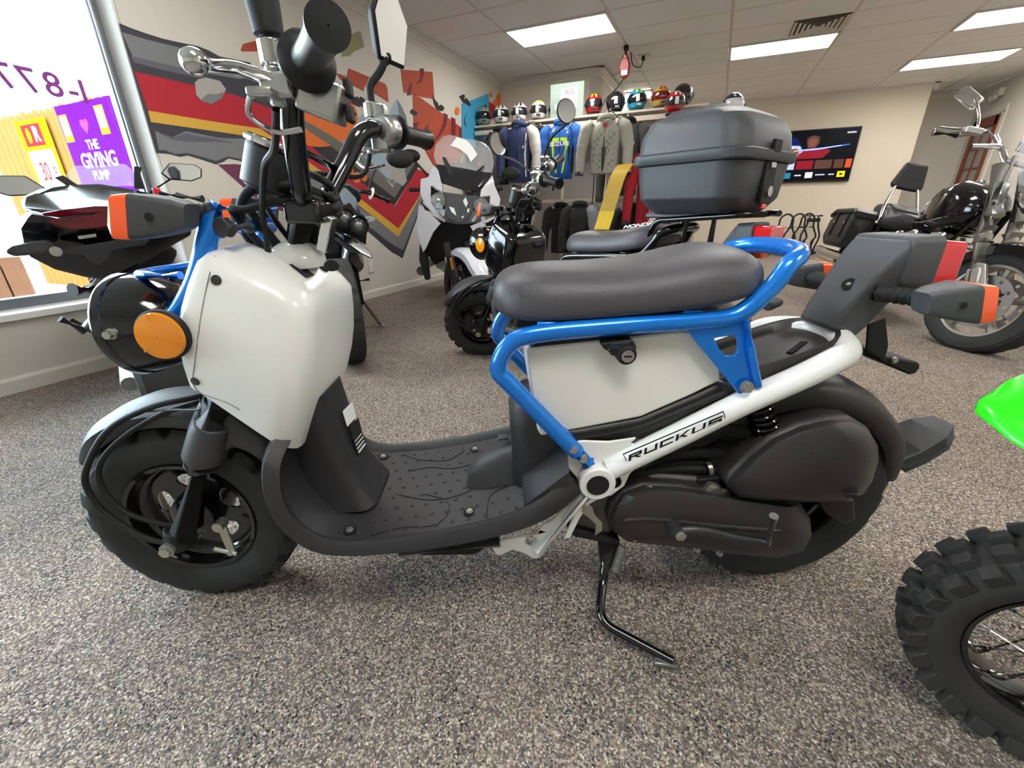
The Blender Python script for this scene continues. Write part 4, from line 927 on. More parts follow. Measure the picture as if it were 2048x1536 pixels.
    B(MB().prism(poly([(1165,1005),(1185,1015),(1190,1030),(1205,1045),(1205,1062),(1190,1072),(1192,1050),(1178,1036),(1162,1025)],-.112),(0,.003,0)),'cable_plate','zinc',bev=.001)
    B(MB().prism(poly([(1135,1052),(1150,1058),(1240,1080),(1240,1092),(1150,1075),(1136,1066)],-.10),(0,.1,0)),'engine_hanger','black_matte',bev=.003)
    ab=[(1452,968),(1462,950),(1500,910),(1545,875),(1600,850),(1660,836),(1710,838),(1742,858),(1760,890),(1762,920),(1748,965),(1730,990),(1690,1005),(1600,1006),(1520,1004),(1470,995)]
    bb=B(MB().prism(poly(ab,-.118),(0,.10,0)),'air_box','bronze_plastic',bev=.012,seg=3)
    cx_,cy_=1612,935; rg=[]
    for f,y in ((.97,-.118),(.93,-.138),(.84,-.152),(.70,-.158)): rg.append([V(p) for p in poly([(cx_+(a-cx_)*f,cy_+(c_-cy_)*f) for a,c_ in ab],y)])
    B(MB().loft(rg,cap0=False),'air_box_lid','bronze_plastic',bb,ang=40)
    for q in ((1590,897),(1712,872)): c=A(q[0],q[1],-.150); B(MB().disc((c[0]+.004,c[1]+.010,c[2]-.008),(0,-1,0),.013,16,th=.004),'screw_well','gap',bb); B(bolt(MB(),(c[0],c[1]+.006,c[2]),(0,-1,0),.006,.007),'box_screw','steel',bb)
    for k in range(3): c=A(1700,975+8*k,-.156); B(MB().box((c[0],-.158,c[2]),(.022,.004,.003)),'air_slot','gap',bb)
    B(MB().prism(poly([(1640,1000),(1710,1000),(1712,1040),(1690,1050),(1655,1030)],-.10),(0,.04,0)),'splash_guard','bronze_plastic',bev=.004)
    # muffler side and swing unit behind the covers
    B(MB().prism(poly([(1300,985),(1600,1000),(1640,1060),(1560,1100),(1300,1085)],-.03),(0,.14,0)),'swing_case','black_matte',bev=.01)
    B(MB().tube(cat([(1.05,.06,.30),(1.15,.12,.26),(1.30,.13,.27),(1.42,.13,.31)],5),.042,16),'muffler','black_matte')
    for k,(pts,r) in enumerate((([(1230,930),(1300,915),(1380,905),(1440,905),(1470,925)],.013),([(1250,955),(1330,940),(1400,938),(1460,945)],.010),([(1380,880),(1420,862),(1470,878),(1500,905)],.012),([(1330,905),(1390,870),(1440,855),(1490,862)],.018),([(1290,940),(1350,925),(1420,925)],.006))):
        B(MB().tube(cat([A(a,c_,-.06-.008*(k%2)) for a,c_ in pts],6),r,10),'hose','black_matte')
    for q in ((1417,937),(1470,935),(1552,780)): c=A(q[0],q[1],-.07); B(MB().lathe([(.013,-.004),(.015,-.004),(.015,.004),(.013,.004)],c,(1,0,.2),14,closed=True),'hose_clip','zinc')
    c=A(1422,978,-.10); B(bolt(MB(),c,(0,-1,0),.013,.016),'engine_bolt','zinc'); c=A(1446,984,-.10); B(bolt(MB(),c,(0,-1,0),.008,.012),'engine_bolt','zinc')
    B(MB().prism(poly([(1395,960),(1440,955),(1460,985),(1440,1000),(1400,995)],-.09),(0,.05,0)),'engine_mount','black_matte',bev=.004)
    B(MB().prism(poly([(1250,930),(1340,905),(1480,880),(1500,935),(1380,965),(1260,965)],-.02),(0,.12,0)),'engine_block','black_matte',bev=.006)
    B(MB().prism(poly([(1480,800),(1600,770),(1640,830),(1560,870),(1500,880)],.03),(0,.05,0)),'inner_guard','black_matte',bev=.006)
    # kick starter
    k0=A(1352,1062,-.158); k1=A(1530,1085,-.165)
    kp=cat([k0,A(1400,1060,-.165),A(1470,1075,-.165),k1],6)
    ks=B(MB().tube(kp,[.009,.0075],12).cyl(V(k0)+V(0,.03,0),V(k0)+V(0,-.008,0),.013,n=18),'kick_starter','steel_dark')
    B(MB().tube([A(1534,1088,-.165),A(1548,1032,-.185)],[.0065,.0078],12),'kick_pedal','chrome_soft',ks); B(bolt(MB(),V(k0)+V(.006,-.008,-.004),(0,-1,0),.008,.006),'kick_bolt','zinc',ks)
    # shock absorber with spring
    s0,s1=V(A(1508,790,-.085)),V(A(1545,900,-.085)); sh=B(MB().tube([s0,s1],.011,12).cyl(s0,s0.lerp(s1,.12),.022,n=16),'shock_absorber','black_matte')
    d,u_,t_=basis(s1-s0); hp=[]
    for i in range(8*14+1): q=2*math.pi*i/14; hp.append(s0.lerp(s1,.1+.85*i/112)+u_*(.021*math.cos(q))+t_*(.021*math.sin(q)))
    B(MB().tube(hp,.0042,8),'shock_spring','black_gloss',sh)
    # ---- side stand with return spring
    ft=FR.l(onZ(1345,1322,.012)) if hero else FR.l(onZ(1345,1322,.012))
    st=[A(1218,1085,-.075),A(1207,1150,-.10),(A(1196,1225,-.14)[0],-.19,.022),ft]
    st=[st[0],st[1],V(FR.l(onZ(1198,1243,.035))),ft]
    sd=B(MB().tube(fil(st,.03,6),[.0105,.0085],12),'side_stand','black_gloss')
    B(MB().prism([V(ft)+V(-.035,-.006,.004),V(ft)+V(.008,-.012,.0),V(ft)+V(.010,.010,0),V(ft)+V(-.033,.008,.004)],(0,0,-.010)),'stand_foot','steel',sd,bev=.003)
    B(MB().prism(poly([(1195,1075),(1235,1080),(1238,1092),(1222,1140),(1205,1150),(1200,1120)],-.085),(0,.012,0)),'stand_bracket','black_matte',sd,bev=.003)
    s0,s1=V(A(1246,1092,-.100)),V(A(1231,1143,-.112)); hp=[]; d,u_,t_=basis(s1-s0)
    for i in range(17*12+1): q=2*math.pi*i/12; hp.append(s0.lerp(s1,i/204)+u_*(.0068*math.cos(q))+t_*(.0068*math.sin(q)))
    B(MB().tube(hp,.0013,5),'stand_spring','zinc',sd)
    # ---- tail light unit, rear signals, plate bracket
    tb=[]
    for (cx0,cz0,hw,hd) in ((1.278,.590,.046,.027),(1.292,.618,.048,.032),(1.314,.660,.052,.033),(1.338,.702,.060,.033),(1.358,.732,.064,.033),(1.364,.748,.060,.028)):
        tb.append([V(cx0-hd*.75,-hw,cz0-hd*.1),V(cx0-hd*.75,hw,cz0-hd*.1),V(cx0+hd*1.05,hw,cz0-hd*.85),V(cx0+hd*1.05,-hw,cz0-hd*.85)])
    tl=B(MB().loft(tb),'tail_light_arm','grey_plastic',ang=30,bev=.008,seg=3)
    hs=[V(1.345,y,z) for y,z in rrect(-.066,.066,.666,.748,.012,3)]; h1=[V(1.398,y,z) for y,z in rrect(-.070,.070,.658,.750,.014,3)]
    B(MB().loft([hs,h1]),'tail_light_housing','grey_plastic',tl,bev=.004)
    h2=[V(1.398,y,z) for y,z in rrect(-.064,.064,.664,.742,.008,3)]; h3=[V(1.446,y,z) for y,z in rrect(-.060,.060,.668,.738,.008,3)]
    B(MB().loft([h2,h3]),'tail_light_lens','red_lens',tl,bev=.003)
    c=V(1.293,-.018,.664); B(MB().disc(c,(-.8,-.35,.62),.012,18,th=.002),'screw_well','gap',tl); B(MB().ell(c+V(-.001,0,.0),(.005,.005,.004),n=10,m=5),'arm_screw','zinc',tl)
    for s_ in (-1,1): signal((1.315,s_*.055,.655),(1.350 if s_<0 else 1.322,s_*.135,.657),1)
    nb=B(MB().prism([V(p[0],-.022,p[2]) for p in [A(x,y2,-.022) for x,y2 in ((1737,650),(1772,636),(1778,690),(1772,714),(1757,716),(1733,700))]],(0,.005,0)),'plate_bracket','black_matte',bev=.002)
    B(MB().prism([A(x,y2,-.02) for x,y2 in ((1757,705),(1772,712),(1840,725),(1842,735),(1832,748),(1820,750),(1757,722))],(0.0,.10,.0)),'plate_lug','black_matte',nb,bev=.004)
    B(bolt(MB(),A(1788,720,-.022),(0,-1,0),.005,.005),'bracket_screw','zinc',nb)
    return root
sc_main=thing('scooter','white scooter with blue tubular frame and fat tyres in the foreground','scooter',(-.93,.42,0),math.radians(26))
make_scooter(sc_main,dict(body='white_gloss',frame='blue_metal',white='white_gloss',tube='white_paint',box='white_panel'))
# ============================================================ gear display along the back
mat('shelf_cream','#cfc3b2',.45); mat('slat_grey','#a09b95',.35,.3); mat('hanger_black','#17171a',.5); mat('tag_paper','#ecebe8',.8)
SY,SZ=5.58,1.79
sh=thing('display_shelf','long cream wall shelf unit carrying the helmets and jackets','shelf',(-1.63,SY,0))
SX0,SX1=-1.36,1.40
MB().box(((SX0+SX1)/2,.15,SZ-.012),(SX1-SX0,.30,.024)).build('shelf_board','shelf_cream',sh,bev=.003)
MB().box(((SX0+SX1)/2,.004,SZ-.085),(SX1-SX0,.018,.05)).build('shelf_rail','shelf_cream',sh,bev=.003)
pn=None
for k in range(5):
    x=SX0+(k+.5)*(SX1-SX0)/5
    if pn is None: pn=MB().box((0,0,0),((SX1-SX0)/5-.03,.02,1.62)).build('back_panel','slat_grey',sh); pn.location=(x,.33,.92)
    else: copy_part(pn,sh,(x,.33,.92))
ub=MB().box((0,0,0),(.035,.03,1.66))
for k in range(20): ub.box((0,-.0155,-.75+k*.078),(.008,.002,.03))
up=ub.build('upright','shelf_cream',sh,bev=.002); up.location=(SX0,.305,.93)
for k in range(1,6): copy_part(up,sh,(SX0+k*(SX1-SX0)/5,.305,.93))
MB().box((.45,.02,.885),(1.85,.03,.04)).build('hang_rail','shelf_cream',sh,bev=.003)
for x in (-.45,.12,.66,1.2): MB().box((x,.16,.885),(.025,.28,.03)).build('rail_arm','shelf_cream',sh,bev=.002)
MB().box((0,.2,.05),(SX1-SX0,.26,.1)).build('shelf_base','shelf_cream',sh)
# ---- helmets
HC=dict(white='#dcdcda',black='#151517',grey='#6f7577',green='#7f9183',red='#b0131c',neon='#c8e81a',blue='#1b3fb8',teal='#1c90b0',gold='#b59a4a',dark='#26262a',visor='#101114',iri='#6a1a10',navy='#20264e')
for k,c in HC.items(): mat('hel_'+k,c,.18,coat=.6)
def patch(b,r,az0,az1,el0,el1,sc=1.02,n=10,m=6,c=(0,0,0)):
    V_=[];F_=[]
    for i in range(m+1):
        e=math.radians(el0+(el1-el0)*i/m)
        for j in range(n+1):
            a=math.radians(az0+(az1-az0)*j/n); V_.append((c[0]+r[0]*sc*math.cos(e)*math.sin(a),c[1]-r[1]*sc*math.cos(e)*math.cos(a),c[2]+r[2]*sc*math.sin(e)))
    k=n+1
    for i in range(m):
        for j in range(n): F_.append((i*k+j,i*k+j+1,(i+1)*k+j+1,(i+1)*k+j))
    o=len(V_); cen=V(c); V2=[tuple(cen+(V(q)-cen)*.96) for q in V_]
    F2=[tuple(q+o for q in reversed(f)) for f in F_]; edge=[]
    for j in range(n): edge+=[(j,j+1,o+j+1,o+j),(m*k+j,m*k+j+1,o+m*k+j+1,o+m*k+j)]
    for i in range(m): edge+=[(i*k,(i+1)*k,o+(i+1)*k,o+i*k),(i*k+n,(i+1)*k+n,o+(i+1)*k+n,o+i*k+n)]
    return b.add(V_+V2,F_+F2+edge)
def helmet(px,py,label,shell,visor,stripe,chin,rz=0,z=None,sc=.93,tagp=True,flip=False,y=5.74):
    p=onY(px,py,y); z=SZ if z is None else z
    t=thing('helmet',label,'helmet',(p[0],y,z),math.radians(20+rz),'helmets on the top shelf'); t.scale=(sc,sc,sc)
    r=(.112,.138,.122); c=(0,0,.125)
    MB().ell(c,r,n=28,m=14,z0=-.55,z1=1).ell((0,-.012,.085),(.100,.128,.085),n=28,m=8,z0=-.95,z1=.3).build('shell','hel_'+shell,t,ang=60)
    MB().tube([(.088*math.cos(a),-.012+.108*math.sin(a),.012) for a in [2*math.pi*i/24 for i in range(24)]],.012,8,closed=True).build('rim_trim','rubber',t)
    vz=MB(); patch(vz,(.112,.143,.122),-68,68,-18,24,1.03,c=c); v=vz.build('visor','hel_'+visor,t,ang=60)
    for s_ in (-1,1): MB().disc((s_*.113,-.03,.125),(s_,0,0),.018,14,th=.006).build('visor_pivot','hel_dark',v)
    s1=MB(); patch(s1,r,-26,-10,34,86,1.012,c=c); patch(s1,r,10,26,34,86,1.012,c=c); s1.build('shell_stripe','hel_'+stripe,t,ang=60)
    s2=MB(); patch(s2,(.106,.138,.1),-42,42,-48,-22,1.02,8,4,c=(0,-.008,.115)); cb=s2.build('chin_bar','hel_'+chin,t,ang=60)
    MB().box((0,-.148,.062),(.055,.012,.022)).build('chin_vent','hel_dark',cb,bev=.003)
    if tagp:
        s3=MB(); patch(s3,(.112,.143,.122),-18,2,-14,20,1.045,3,3,c=c); s3.build('price_tag','tag_paper',v)
    return t
helmet(967,240,'grey green open visor helmet at left end of the shelf','green','visor','grey','green',rz=10,tagp=False)
helmet(1003,232,'white helmet with dark visor, second from left end','white','visor','black','white')
helmet(1040,228,'white helmet with broad black visor, third from left end','white','dark','black','white',rz=-6)
helmet(1077,222,'white helmet with neon stripes and blue chin','white','dark','neon','blue')
helmet(1114,224,'dark helmet half hidden behind the glass sign','dark','visor','grey','dark',y=5.79)
helmet(1188,208,'red and black helmet with neon top stripe','red','dark','neon','black',rz=-8)
helmet(1231,204,'plain black helmet with white visor tag','black','dark','dark','black')
helmet(1274,198,'teal helmet with neon chin and dark visor','teal','visor','neon','neon')
helmet(1321,195,'gold helmet with red iridescent visor','gold','iri','red','black',tagp=False)
helmet(1366,188,'black open helmet turned away at right end','black','dark','white','black',rz=150,tagp=False,z=SZ)
helmet(1349,214,'red helmet hanging lower in front of shelf edge','red','dark','white','red',sc=.88,z=SZ-.11,y=5.45)
helmet(1466,206,'navy and white helmet peeping over the top case','navy','white','white','navy',z=SZ-.135,tagp=False)
brk=thing('helmet_bracket','small cream bracket holding the low red helmet','bracket',(-.60,5.45,SZ-.14)); MB().box((0,.07,.018),(.16,.20,.016)).build('bracket_plate','shelf_cream',brk,bev=.002)
MB().box((0,.128,.06),(.03,.01,.09)).build('bracket_tab','shelf_cream',brk,bev=.002)
brk2=thing('helmet_stand','short black post stand under the navy helmet','stand',(-.005,5.74,0)); MB().cyl((0,0,0),(0,0,.02),.13,n=24).cyl((0,0,.02),(0,0,SZ-.135),.018,n=14).build('stand_post','black_matte',brk2); MB().cyl((0,0,SZ-.139),(0,0,SZ-.133),.08,n=20).build('stand_plate','black_matte',brk2)
# ---- glass sign on the shelf
gp=onY(1134,210,5.62)
gs=thing('glass_sign','upright glass sign holder with a printed white sheet on shelf','sign',(gp[0],5.605,SZ))
mat('sign_glass','#b9cfc4',.05,alpha=.35); 
MB().box((0,0,.17),(.40,.008,.34)).build('glass_plate','sign_glass',gs,bev=.001); MB().box((0,0,.008),(.40,.045,.016)).build('glass_foot','sign_glass',gs,bev=.001)
sp_=MB().box((.03,-.006,.19),(.2,.001,.2)).build('paper','tag_paper',gs); text_part('lettering','ALL',(.03,-.0072,.25),(1,0,0),(0,0,1),'steel_dark',gs,size=.075)
# ---- jackets on hangers
JC=dict(navy='#2b3a63',white='#cfccc6',black='#161617',sblue='#1f5fae',neon='#cdee10',quilt='#a3a496',char='#3c3c3c',red='#9c1420',slate='#7b828c',orange='#d8502a',dgrey='#4b4a4a')
for k,c in JC.items(): mat('cloth_'+k,c,.8,bump=.5,bscale=60,sheen=.1)
def jacket(px,ptop,label,body,sleeveL,sleeveR,w=.44,h=.62,y=5.42,collar=None,open_=False,zt=None,rz=0,deco=(),slen=.6,rail=None,depth=.075):
    p=onY(px,ptop,y); zt=p[2] if zt is None else zt
    t=thing('jacket',label,'jacket',(p[0],y,zt-h),math.radians(rz),'jackets on hangers')
    prof=[(0,.86,.9),(.03,.88,1),(.25,.86,1.05),(.5,.9,1.08),(.72,.97,1.08),(.86,.96,1.0),(.94,.72,.8),(.985,.40,.6),(1.0,.30,.5)]
    def surf(x,zr):
        for i in range(len(prof)-1):
            if prof[i][0]<=zr<=prof[i+1][0]:
                q=(zr-prof[i][0])/(prof[i+1][0]-prof[i][0]); ww=prof[i][1]+(prof[i+1][1]-prof[i][1])*q; dd=prof[i][2]+(prof[i+1][2]-prof[i][2])*q; break
        else: ww,dd=.3,.5
        u=min(1,abs(x)/(w*.36*ww)); return -depth*dd*(1-u**3.2)**(1/2.4)
    rings=[]
    for (zr,ww,dd) in prof:
        R=[]
        for i in range(28):
            a=2*math.pi*i/28; cx,sx=math.cos(a),math.sin(a)
            X=w*.36*ww*math.copysign(abs(cx)**.7,cx); Y=depth*dd*math.copysign(abs(sx)**.75,sx)
            R.append(V(X+.006*math.sin(9*zr+i),Y+.006*math.sin(17*zr+2*i),zr*h))
        rings.append(R)
    bd=MB().loft(rings).build('body','cloth_'+body,t,ang=70)
    for s_,cl_ in ((-1,sleeveL),(1,sleeveR)):
        pts=[(s_*w*.28,0,h*.93),(s_*w*.42,-.01,h*.84),(s_*w*.49,-.02,h*.62),(s_*w*.53,-.035,h*(.9-slen*.75)),(s_*w*.54,-.055,h*(.9-slen*1.35))]
        MB().tube(cat(pts,5),[.062,.070,.066,.060,.052,.046],14).build('sleeve','cloth_'+cl_,t,ang=70)
        MB().tube([V(pts[-1])+V(0,0,.02),V(pts[-1])-V(0,0,.015)],.05,14).build('cuff','cloth_black',t)
    c=[(.075*math.cos(a),.06*math.sin(a),h*.985+.018*(1-math.sin(a))) for a in [2*math.pi*i/20 for i in range(20)]]
    MB().tube(c,.018,8,closed=True,flat=1.4).build('collar','cloth_'+(collar or 'black'),t)
    MB().tube(cat([(0,surf(0,z)-.004,z*h) for z in (.02,.3,.6,.9)],5),.004,6).build('zip','cloth_black',t)
    for nm,cl_,pol in deco:
        P=[(x*w*.36,surf(x*w*.36,z)-.0045,z*h) for x,z in pol]
        MB().prism(P,(0,.008,0)).build(nm,'cloth_'+cl_,t)
    # hanger hook
    hg=thing('coat_hanger','black plastic hanger holding the '+label.split(',')[0].split(' with')[0],'hanger',(p[0],y,zt),math.radians(rz),'black coat hangers')
    hk=[(0,0,.0),(0,0,.045),(.0,.012,.075),(0,.03,.08),(0,.045,.065)]
    MB().tube(cat(hk,5),.004,8).build('hook','zinc',hg)
    MB().tube(cat([(-w*.30,0,-.075),(-.06,0,-.012),(0,0,.002),(.06,0,-.012),(w*.30,0,-.075)],5),.011,8).build('hanger_arm','hanger_black',hg)
    if rail: # face-out arm from the shelf down to the hook
        pass
    return t,surf,h,w,zt
def faceout(px,y,zt,label):
    p=onY(px,300,y); f=thing('hook_arm',label,'hook',(p[0],y,zt+.085),0,'chrome face-out arms')
    L=SY-y-.02
    MB().tube([(0,-.02,.012),(0,-.02,0),(0,L,0)],.006,8).build('arm','zinc',f); MB().box((0,L,0),(.05,.008,.05)).build('arm_plate','zinc',f)
j=jacket(1038,252,'navy leather jacket with white and black sleeve','navy','navy','white',y=5.12,h=.58,collar='navy',rz=8,w=.40,
  deco=[('chest_band','white',[(-.85,.60),(.55,.60),(.55,.645),(-.85,.645)]),('side_panel','black',[(.55,.05),(.9,.05),(.95,.86),(.62,.86),(.5,.5)]),('side_panel','white',[(.62,.1),(.72,.1),(.66,.5),(.74,.86),(.64,.86),(.55,.5)])])
faceout(1038,5.12,j[4],'chrome hook arm above the navy jacket')
j=jacket(1123,248,'blue racing jacket with neon panels and white lettering','sblue','sblue','sblue',y=5.30,h=.56,collar='sblue',w=.42,rz=6,
  deco=[('neon_panel','neon',[(-.62,.62),(-.52,.74),(-.05,.74),(-.05,.69),(-.40,.67),(-.44,.58),(-.30,.30),(-.18,.10),(-.30,.12),(-.55,.45)]),('neon_panel','neon',[(.62,.62),(.52,.74),(.05,.74),(.05,.69),(.40,.67),(.44,.58),(.30,.30),(.18,.10),(.30,.12),(.55,.45)]),
        ('side_panel','black',[(-.98,.10),(-.72,.15),(-.66,.55),(-.66,.76),(-.80,.80),(-.98,.60)]),('side_panel','black',[(.98,.10),(.72,.15),(.66,.55),(.66,.76),(.80,.80),(.98,.60)]),
        ('shoulder_slash','white',[(-.62,.84),(-.5,.90),(-.35,.93),(-.45,.86)]),('shoulder_slash','white',[(.62,.84),(.5,.90),(.35,.93),(.52,.80)])])
jt=j[0]
text_part('lettering','SUZUKI',(0,j[1](0,.63)-.012,.63*j[2]),(1,0,0),(0,0,1),'tag_paper',jt,size=.058,bold=.0015,sx=1.1)
MB().box((.245,-.075,.50),(.035,.004,.04)).build('sleeve_badge','cloth_white',jt); text_part('lettering','S',(.245,-.078,.50),(1,0,0),(0,0,1),'sign_red',jt,size=.035)
faceout(1123,5.30,j[4],'chrome hook arm above the blue racing jacket')
j=jacket(1255,244,'black and grey textile jacket behind the quilted one','char','char','char',y=5.40,h=.73,w=.46,slen=.72,deco=[('reflective_band','white',[(.6,.7),(.98,.7),(.98,.735),(.6,.735)])])
j=jacket(1213,240,'pale grey quilted jacket liner hanging open','quilt','quilt','quilt',y=5.06,h=.50,w=.46,rz=4,slen=.66,collar='quilt',
  deco=[('neck_opening','dgrey',[(-.42,.98),(-.12,.45),(0,.30),(.05,.45),(.42,.98)]),('lining','quilt',[(-.33,.97),(-.06,.52),(.02,.52),(.33,.97)]),('size_label','red',[(-.14,.86),(.14,.86),(.14,.93),(-.14,.93)]),('edge_binding','black',[(-.42,.98),(-.10,.43),(-.04,.03),(.0,.03),(-.04,.45),(-.36,.98)]),('edge_binding','black',[(.42,.98),(.08,.43),(.02,.03),(.06,.03),(.13,.45),(.48,.98)])])
qb=MB()
for k in range(-7,8):
    pts=[]
    for i in range(7):
        x=-1+.33*i; z=.12+(k*.12)+i*.10
        if .05<z<.85 and abs(x)<.92: pts.append((x*j[3]*.36,j[1](x*j[3]*.36,z)-.001,z*j[2]))
    if len(pts)>1: qb.tube(pts,.0016,4)
    pts=[]
    for i in range(7):
        x=-1+.33*i; z=.12+(k*.12)+(6-i)*.10
        if .05<z<.85 and abs(x)<.92: pts.append((x*j[3]*.36,j[1](x*j[3]*.36,z)-.001,z*j[2]))
    if len(pts)>1: qb.tube(pts,.0016,4)
qb.build('quilt_stitch','cloth_dgrey',j[0])
faceout(1216,5.06,j[4],'chrome hook arm above the quilted liner')
j=jacket(965,290,'dark grey jacket with orange patches behind windshield','dgrey','dgrey','dgrey',y=5.32,h=.60,w=.34,deco=[('patch','orange',[(-.2,.62),(.15,.64),(.12,.68),(-.15,.67)]),('patch','orange',[(.45,.40),(.6,.35),(.62,.6),(.5,.62)])])
jacket(1000,262,'black jacket hanging at the left end of shelf','black','black','black',y=5.47,h=.6,w=.30)
jacket(1080,262,'black jacket between the navy and blue jackets','black','black','white',y=5.47,h=.6,w=.30)
jacket(1308,300,'red and black jacket beside the grey top case','red','red','black',y=5.12,h=.76,w=.40,deco=[('side_panel','black',[(-.9,.05),(-.2,.05),(-.3,.6),(-.9,.55)]),('side_panel','white',[(.1,.05),(.7,.05),(.6,.3),(.2,.3)])])
# lower rail
jacket(1122,415,'black jacket on the low rail behind black scooter','black','black','black',y=5.50,h=.55,w=.36,zt=.82)
jacket(1160,412,'black jacket with slate shoulder on low rail','black','black','slate',y=5.30,h=.55,w=.36,zt=.83)
jacket(1213,430,'grey vest on low rail behind yellow tag','slate','char','white',y=5.50,h=.5,w=.34,zt=.76)
jacket(1262,425,'black jacket at the right end of low rail','black','black','char',y=5.30,h=.55,w=.34,zt=.80)
# ---- red cord reel on the ceiling
rl=thing('cord_reel','red retractable cord reel hanging from the ceiling','reel',(-1.165,5.77,CH))
mat('reel_red','#9c0a12',.4,coat=.15)
MB().box((0,0,-.02),(.05,.05,.04)).box((0,0,-.06),(.02,.05,.06)).build('bracket','black_matte',rl,bev=.004)
o=[]
for i in range(28):
    a=2*math.pi*i/28; z=-.19+.115*math.sin(a); x=(.058 if z<-.15 else .050)*math.cos(a); o.append((x,-.04,z))
rb=MB().prism(o,(0,.08,0)).build('reel_body','reel_red',rl,bev=.014,seg=3)
MB().box((.005,-.043,-.255),(.07,.003,.045)).build('rating_label','tag_paper',rb)
MB().disc((0,-.042,-.105),(0,-1,0),.01,14,th=.004).build('cap','trim_white',rb)
cp=[V(onY(1247,158,5.77)),V(onY(1232,178,5.74)),V(onY(1212,198,5.68)),V(onY(1199,225,5.6)),V(onY(1192,258,5.5)),V(onY(1190,300,5.50)),V(onY(1186,390,5.53)),V(onY(1178,470,5.53)),V(-1.45,5.50,.02)]
cp=[q-V(-1.165,5.77,CH) for q in cp]
MB().tube(cat(cp,5),.006,8).build('cord','black_matte',rl)
ol=thing('ceiling_outlet','small white ceiling outlet feeding the cord reel','outlet',(-1.03,6.2,CH))
MB().box((0,0,-.004),(.14,.10,.008)).build('plate','trim_white',ol,bev=.002); MB().box((-.01,-.02,-.03),(.035,.035,.045)).build('plug','black_matte',ol,bev=.004)
MB().tube(cat([(-.01,-.02,-.05),(-.03,-.05,-.12),(-.08,-.25,-.14),(-.09,-.40,-.06)],5),.006,8).build('lead','black_matte',ol)
# ---- television
tv=thing('television','flat wall television showing a streaming menu','television',(1.24,YT,1.545))
mat('tv_bezel','#0a0a0b',.3); MB().box((0,-.03,0),(1.36,.05,.79)).build('casing','tv_bezel',tv,bev=.004); MB().box((0,-.003,-.05),(.5,.02,.35)).build('wall_mount','steel_dark',tv)
def glow(name,c,s):
    m=D.materials.new(name); m.use_nodes=True; b=m.node_tree.nodes['Principled BSDF']; b.inputs['Base Color'].default_value=(0,0,0,1); b.inputs['Roughness'].default_value=.3; b.inputs['Specular IOR Level'].default_value=.1
    b.inputs['Emission Color'].default_value=lin(c); b.inputs['Emission Strength'].default_value=s; MATS[name]=m
for n_,c_,s_ in (('tv_dark','#06060c',1),('tv_navy','#0c1a5a',1),('tv_blue','#3a6de0',1.2),('tv_light','#cfe2ff',1.5),('tv_red','#8a1826',1),('tv_skin','#7d4a3c',1),('tv_pale','#b9c3df',1),('tv_orange','#d0522a',1),('tv_yellow','#e6d020',1.2),('tv_teal','#1f7f9a',1),('tv_white','#e6e6f2',1.1),('tv_green','#1a8a5a',1),('tv_brown','#5a3a30',1)): glow(n_,c_,s_)
scn=MB().box((0,-.0555,.004),(1.33,.002,.755)).build('screen','tv_dark',tv)
def tvp(name,m,pts,dy=0): return MB().prism([(x*.665,-.0572-dy,y*.3775+.004) for x,y in pts],(0,.0006,0)).build(name,m,scn,flat=True)
tvp('picture_glow','tv_navy',[(-.95,-.1),(-.4,-.1),(-.1,.3),(-.3,.75),(-.75,.8),(-.95,.5)])
tvp('picture_streak','tv_blue',[(-.9,.16),(.2,.22),(.85,.36),(.86,.40),(.2,.30),(-.9,.22)],.0004)
tvp('picture_streak','tv_light',[(-.3,.215),(.2,.245),(.7,.345),(.7,.365),(.2,.275),(-.3,.235)],.0008)
tvp('picture_figure','tv_red',[(-.20,-.10),(.35,-.10),(.5,.18),(.3,.30),(.12,.32),(-.05,.30),(-.2,.15)],.0002)
tvp('picture_figure','tv_brown',[(.0,.32),(.16,.32),(.22,.5),(.2,.74),(.05,.8),(-.06,.7),(-.04,.48)],.0002)
tvp('picture_figure','tv_skin',[(.02,.36),(.13,.36),(.17,.52),(.15,.66),(.05,.68),(-.01,.6),(.0,.45)],.0006)
tvp('picture_shape','tv_pale',[(-.45,.05),(-.2,.0),(-.1,.2),(-.18,.42),(-.4,.45),(-.5,.25)],.0002)
tvp('picture_shape','tv_skin',[(-.38,.1),(-.22,.08),(-.17,.22),(-.25,.33),(-.38,.3)],.0006)
for x0,x1,m in ((-.98,-.62,'tv_brown'),(-.58,-.22,'tv_pale'),(-.18,.18,'tv_red'),(.22,.58,'tv_brown'),(.62,.82,'tv_brown'),(.86,.98,'tv_orange')): tvp('menu_tile',m,[(x0,-.52),(x1,-.52),(x1,-.18),(x0,-.18)])
for x0,m in ((-.9,'tv_red'),(-.66,'tv_green'),(-.42,'tv_teal'),(-.18,'tv_dark'),(.06,'tv_white'),(.3,'tv_dark'),(.54,'tv_dark'),(.74,'tv_yellow')): tvp('app_icon',m,[(x0,-.88),(x0+.16,-.88),(x0+.16,-.65),(x0,-.65)])
for x,m,w_ in ((-.10,'tv_white',.07),(.38,'tv_pale',.10),(.62,'tv_pale',.06)): tvp('app_mark',m,[(x-w_,-.79),(x+w_,-.79),(x+w_,-.74),(x-w_,-.74)],.0004)
tvp('app_mark','tv_dark',[(.79,-.80),(.85,-.80),(.85,-.73),(.79,-.73)],.0004)
text_part('app_lettering','tv',(-.10*.665,-.0585,-.77*.3775),(1,0,0),(0,0,1),'tv_dark',scn,size=.05)
tvp('corner_mark','tv_pale',[(.75,.80),(.93,.80),(.93,.86),(.75,.86)])
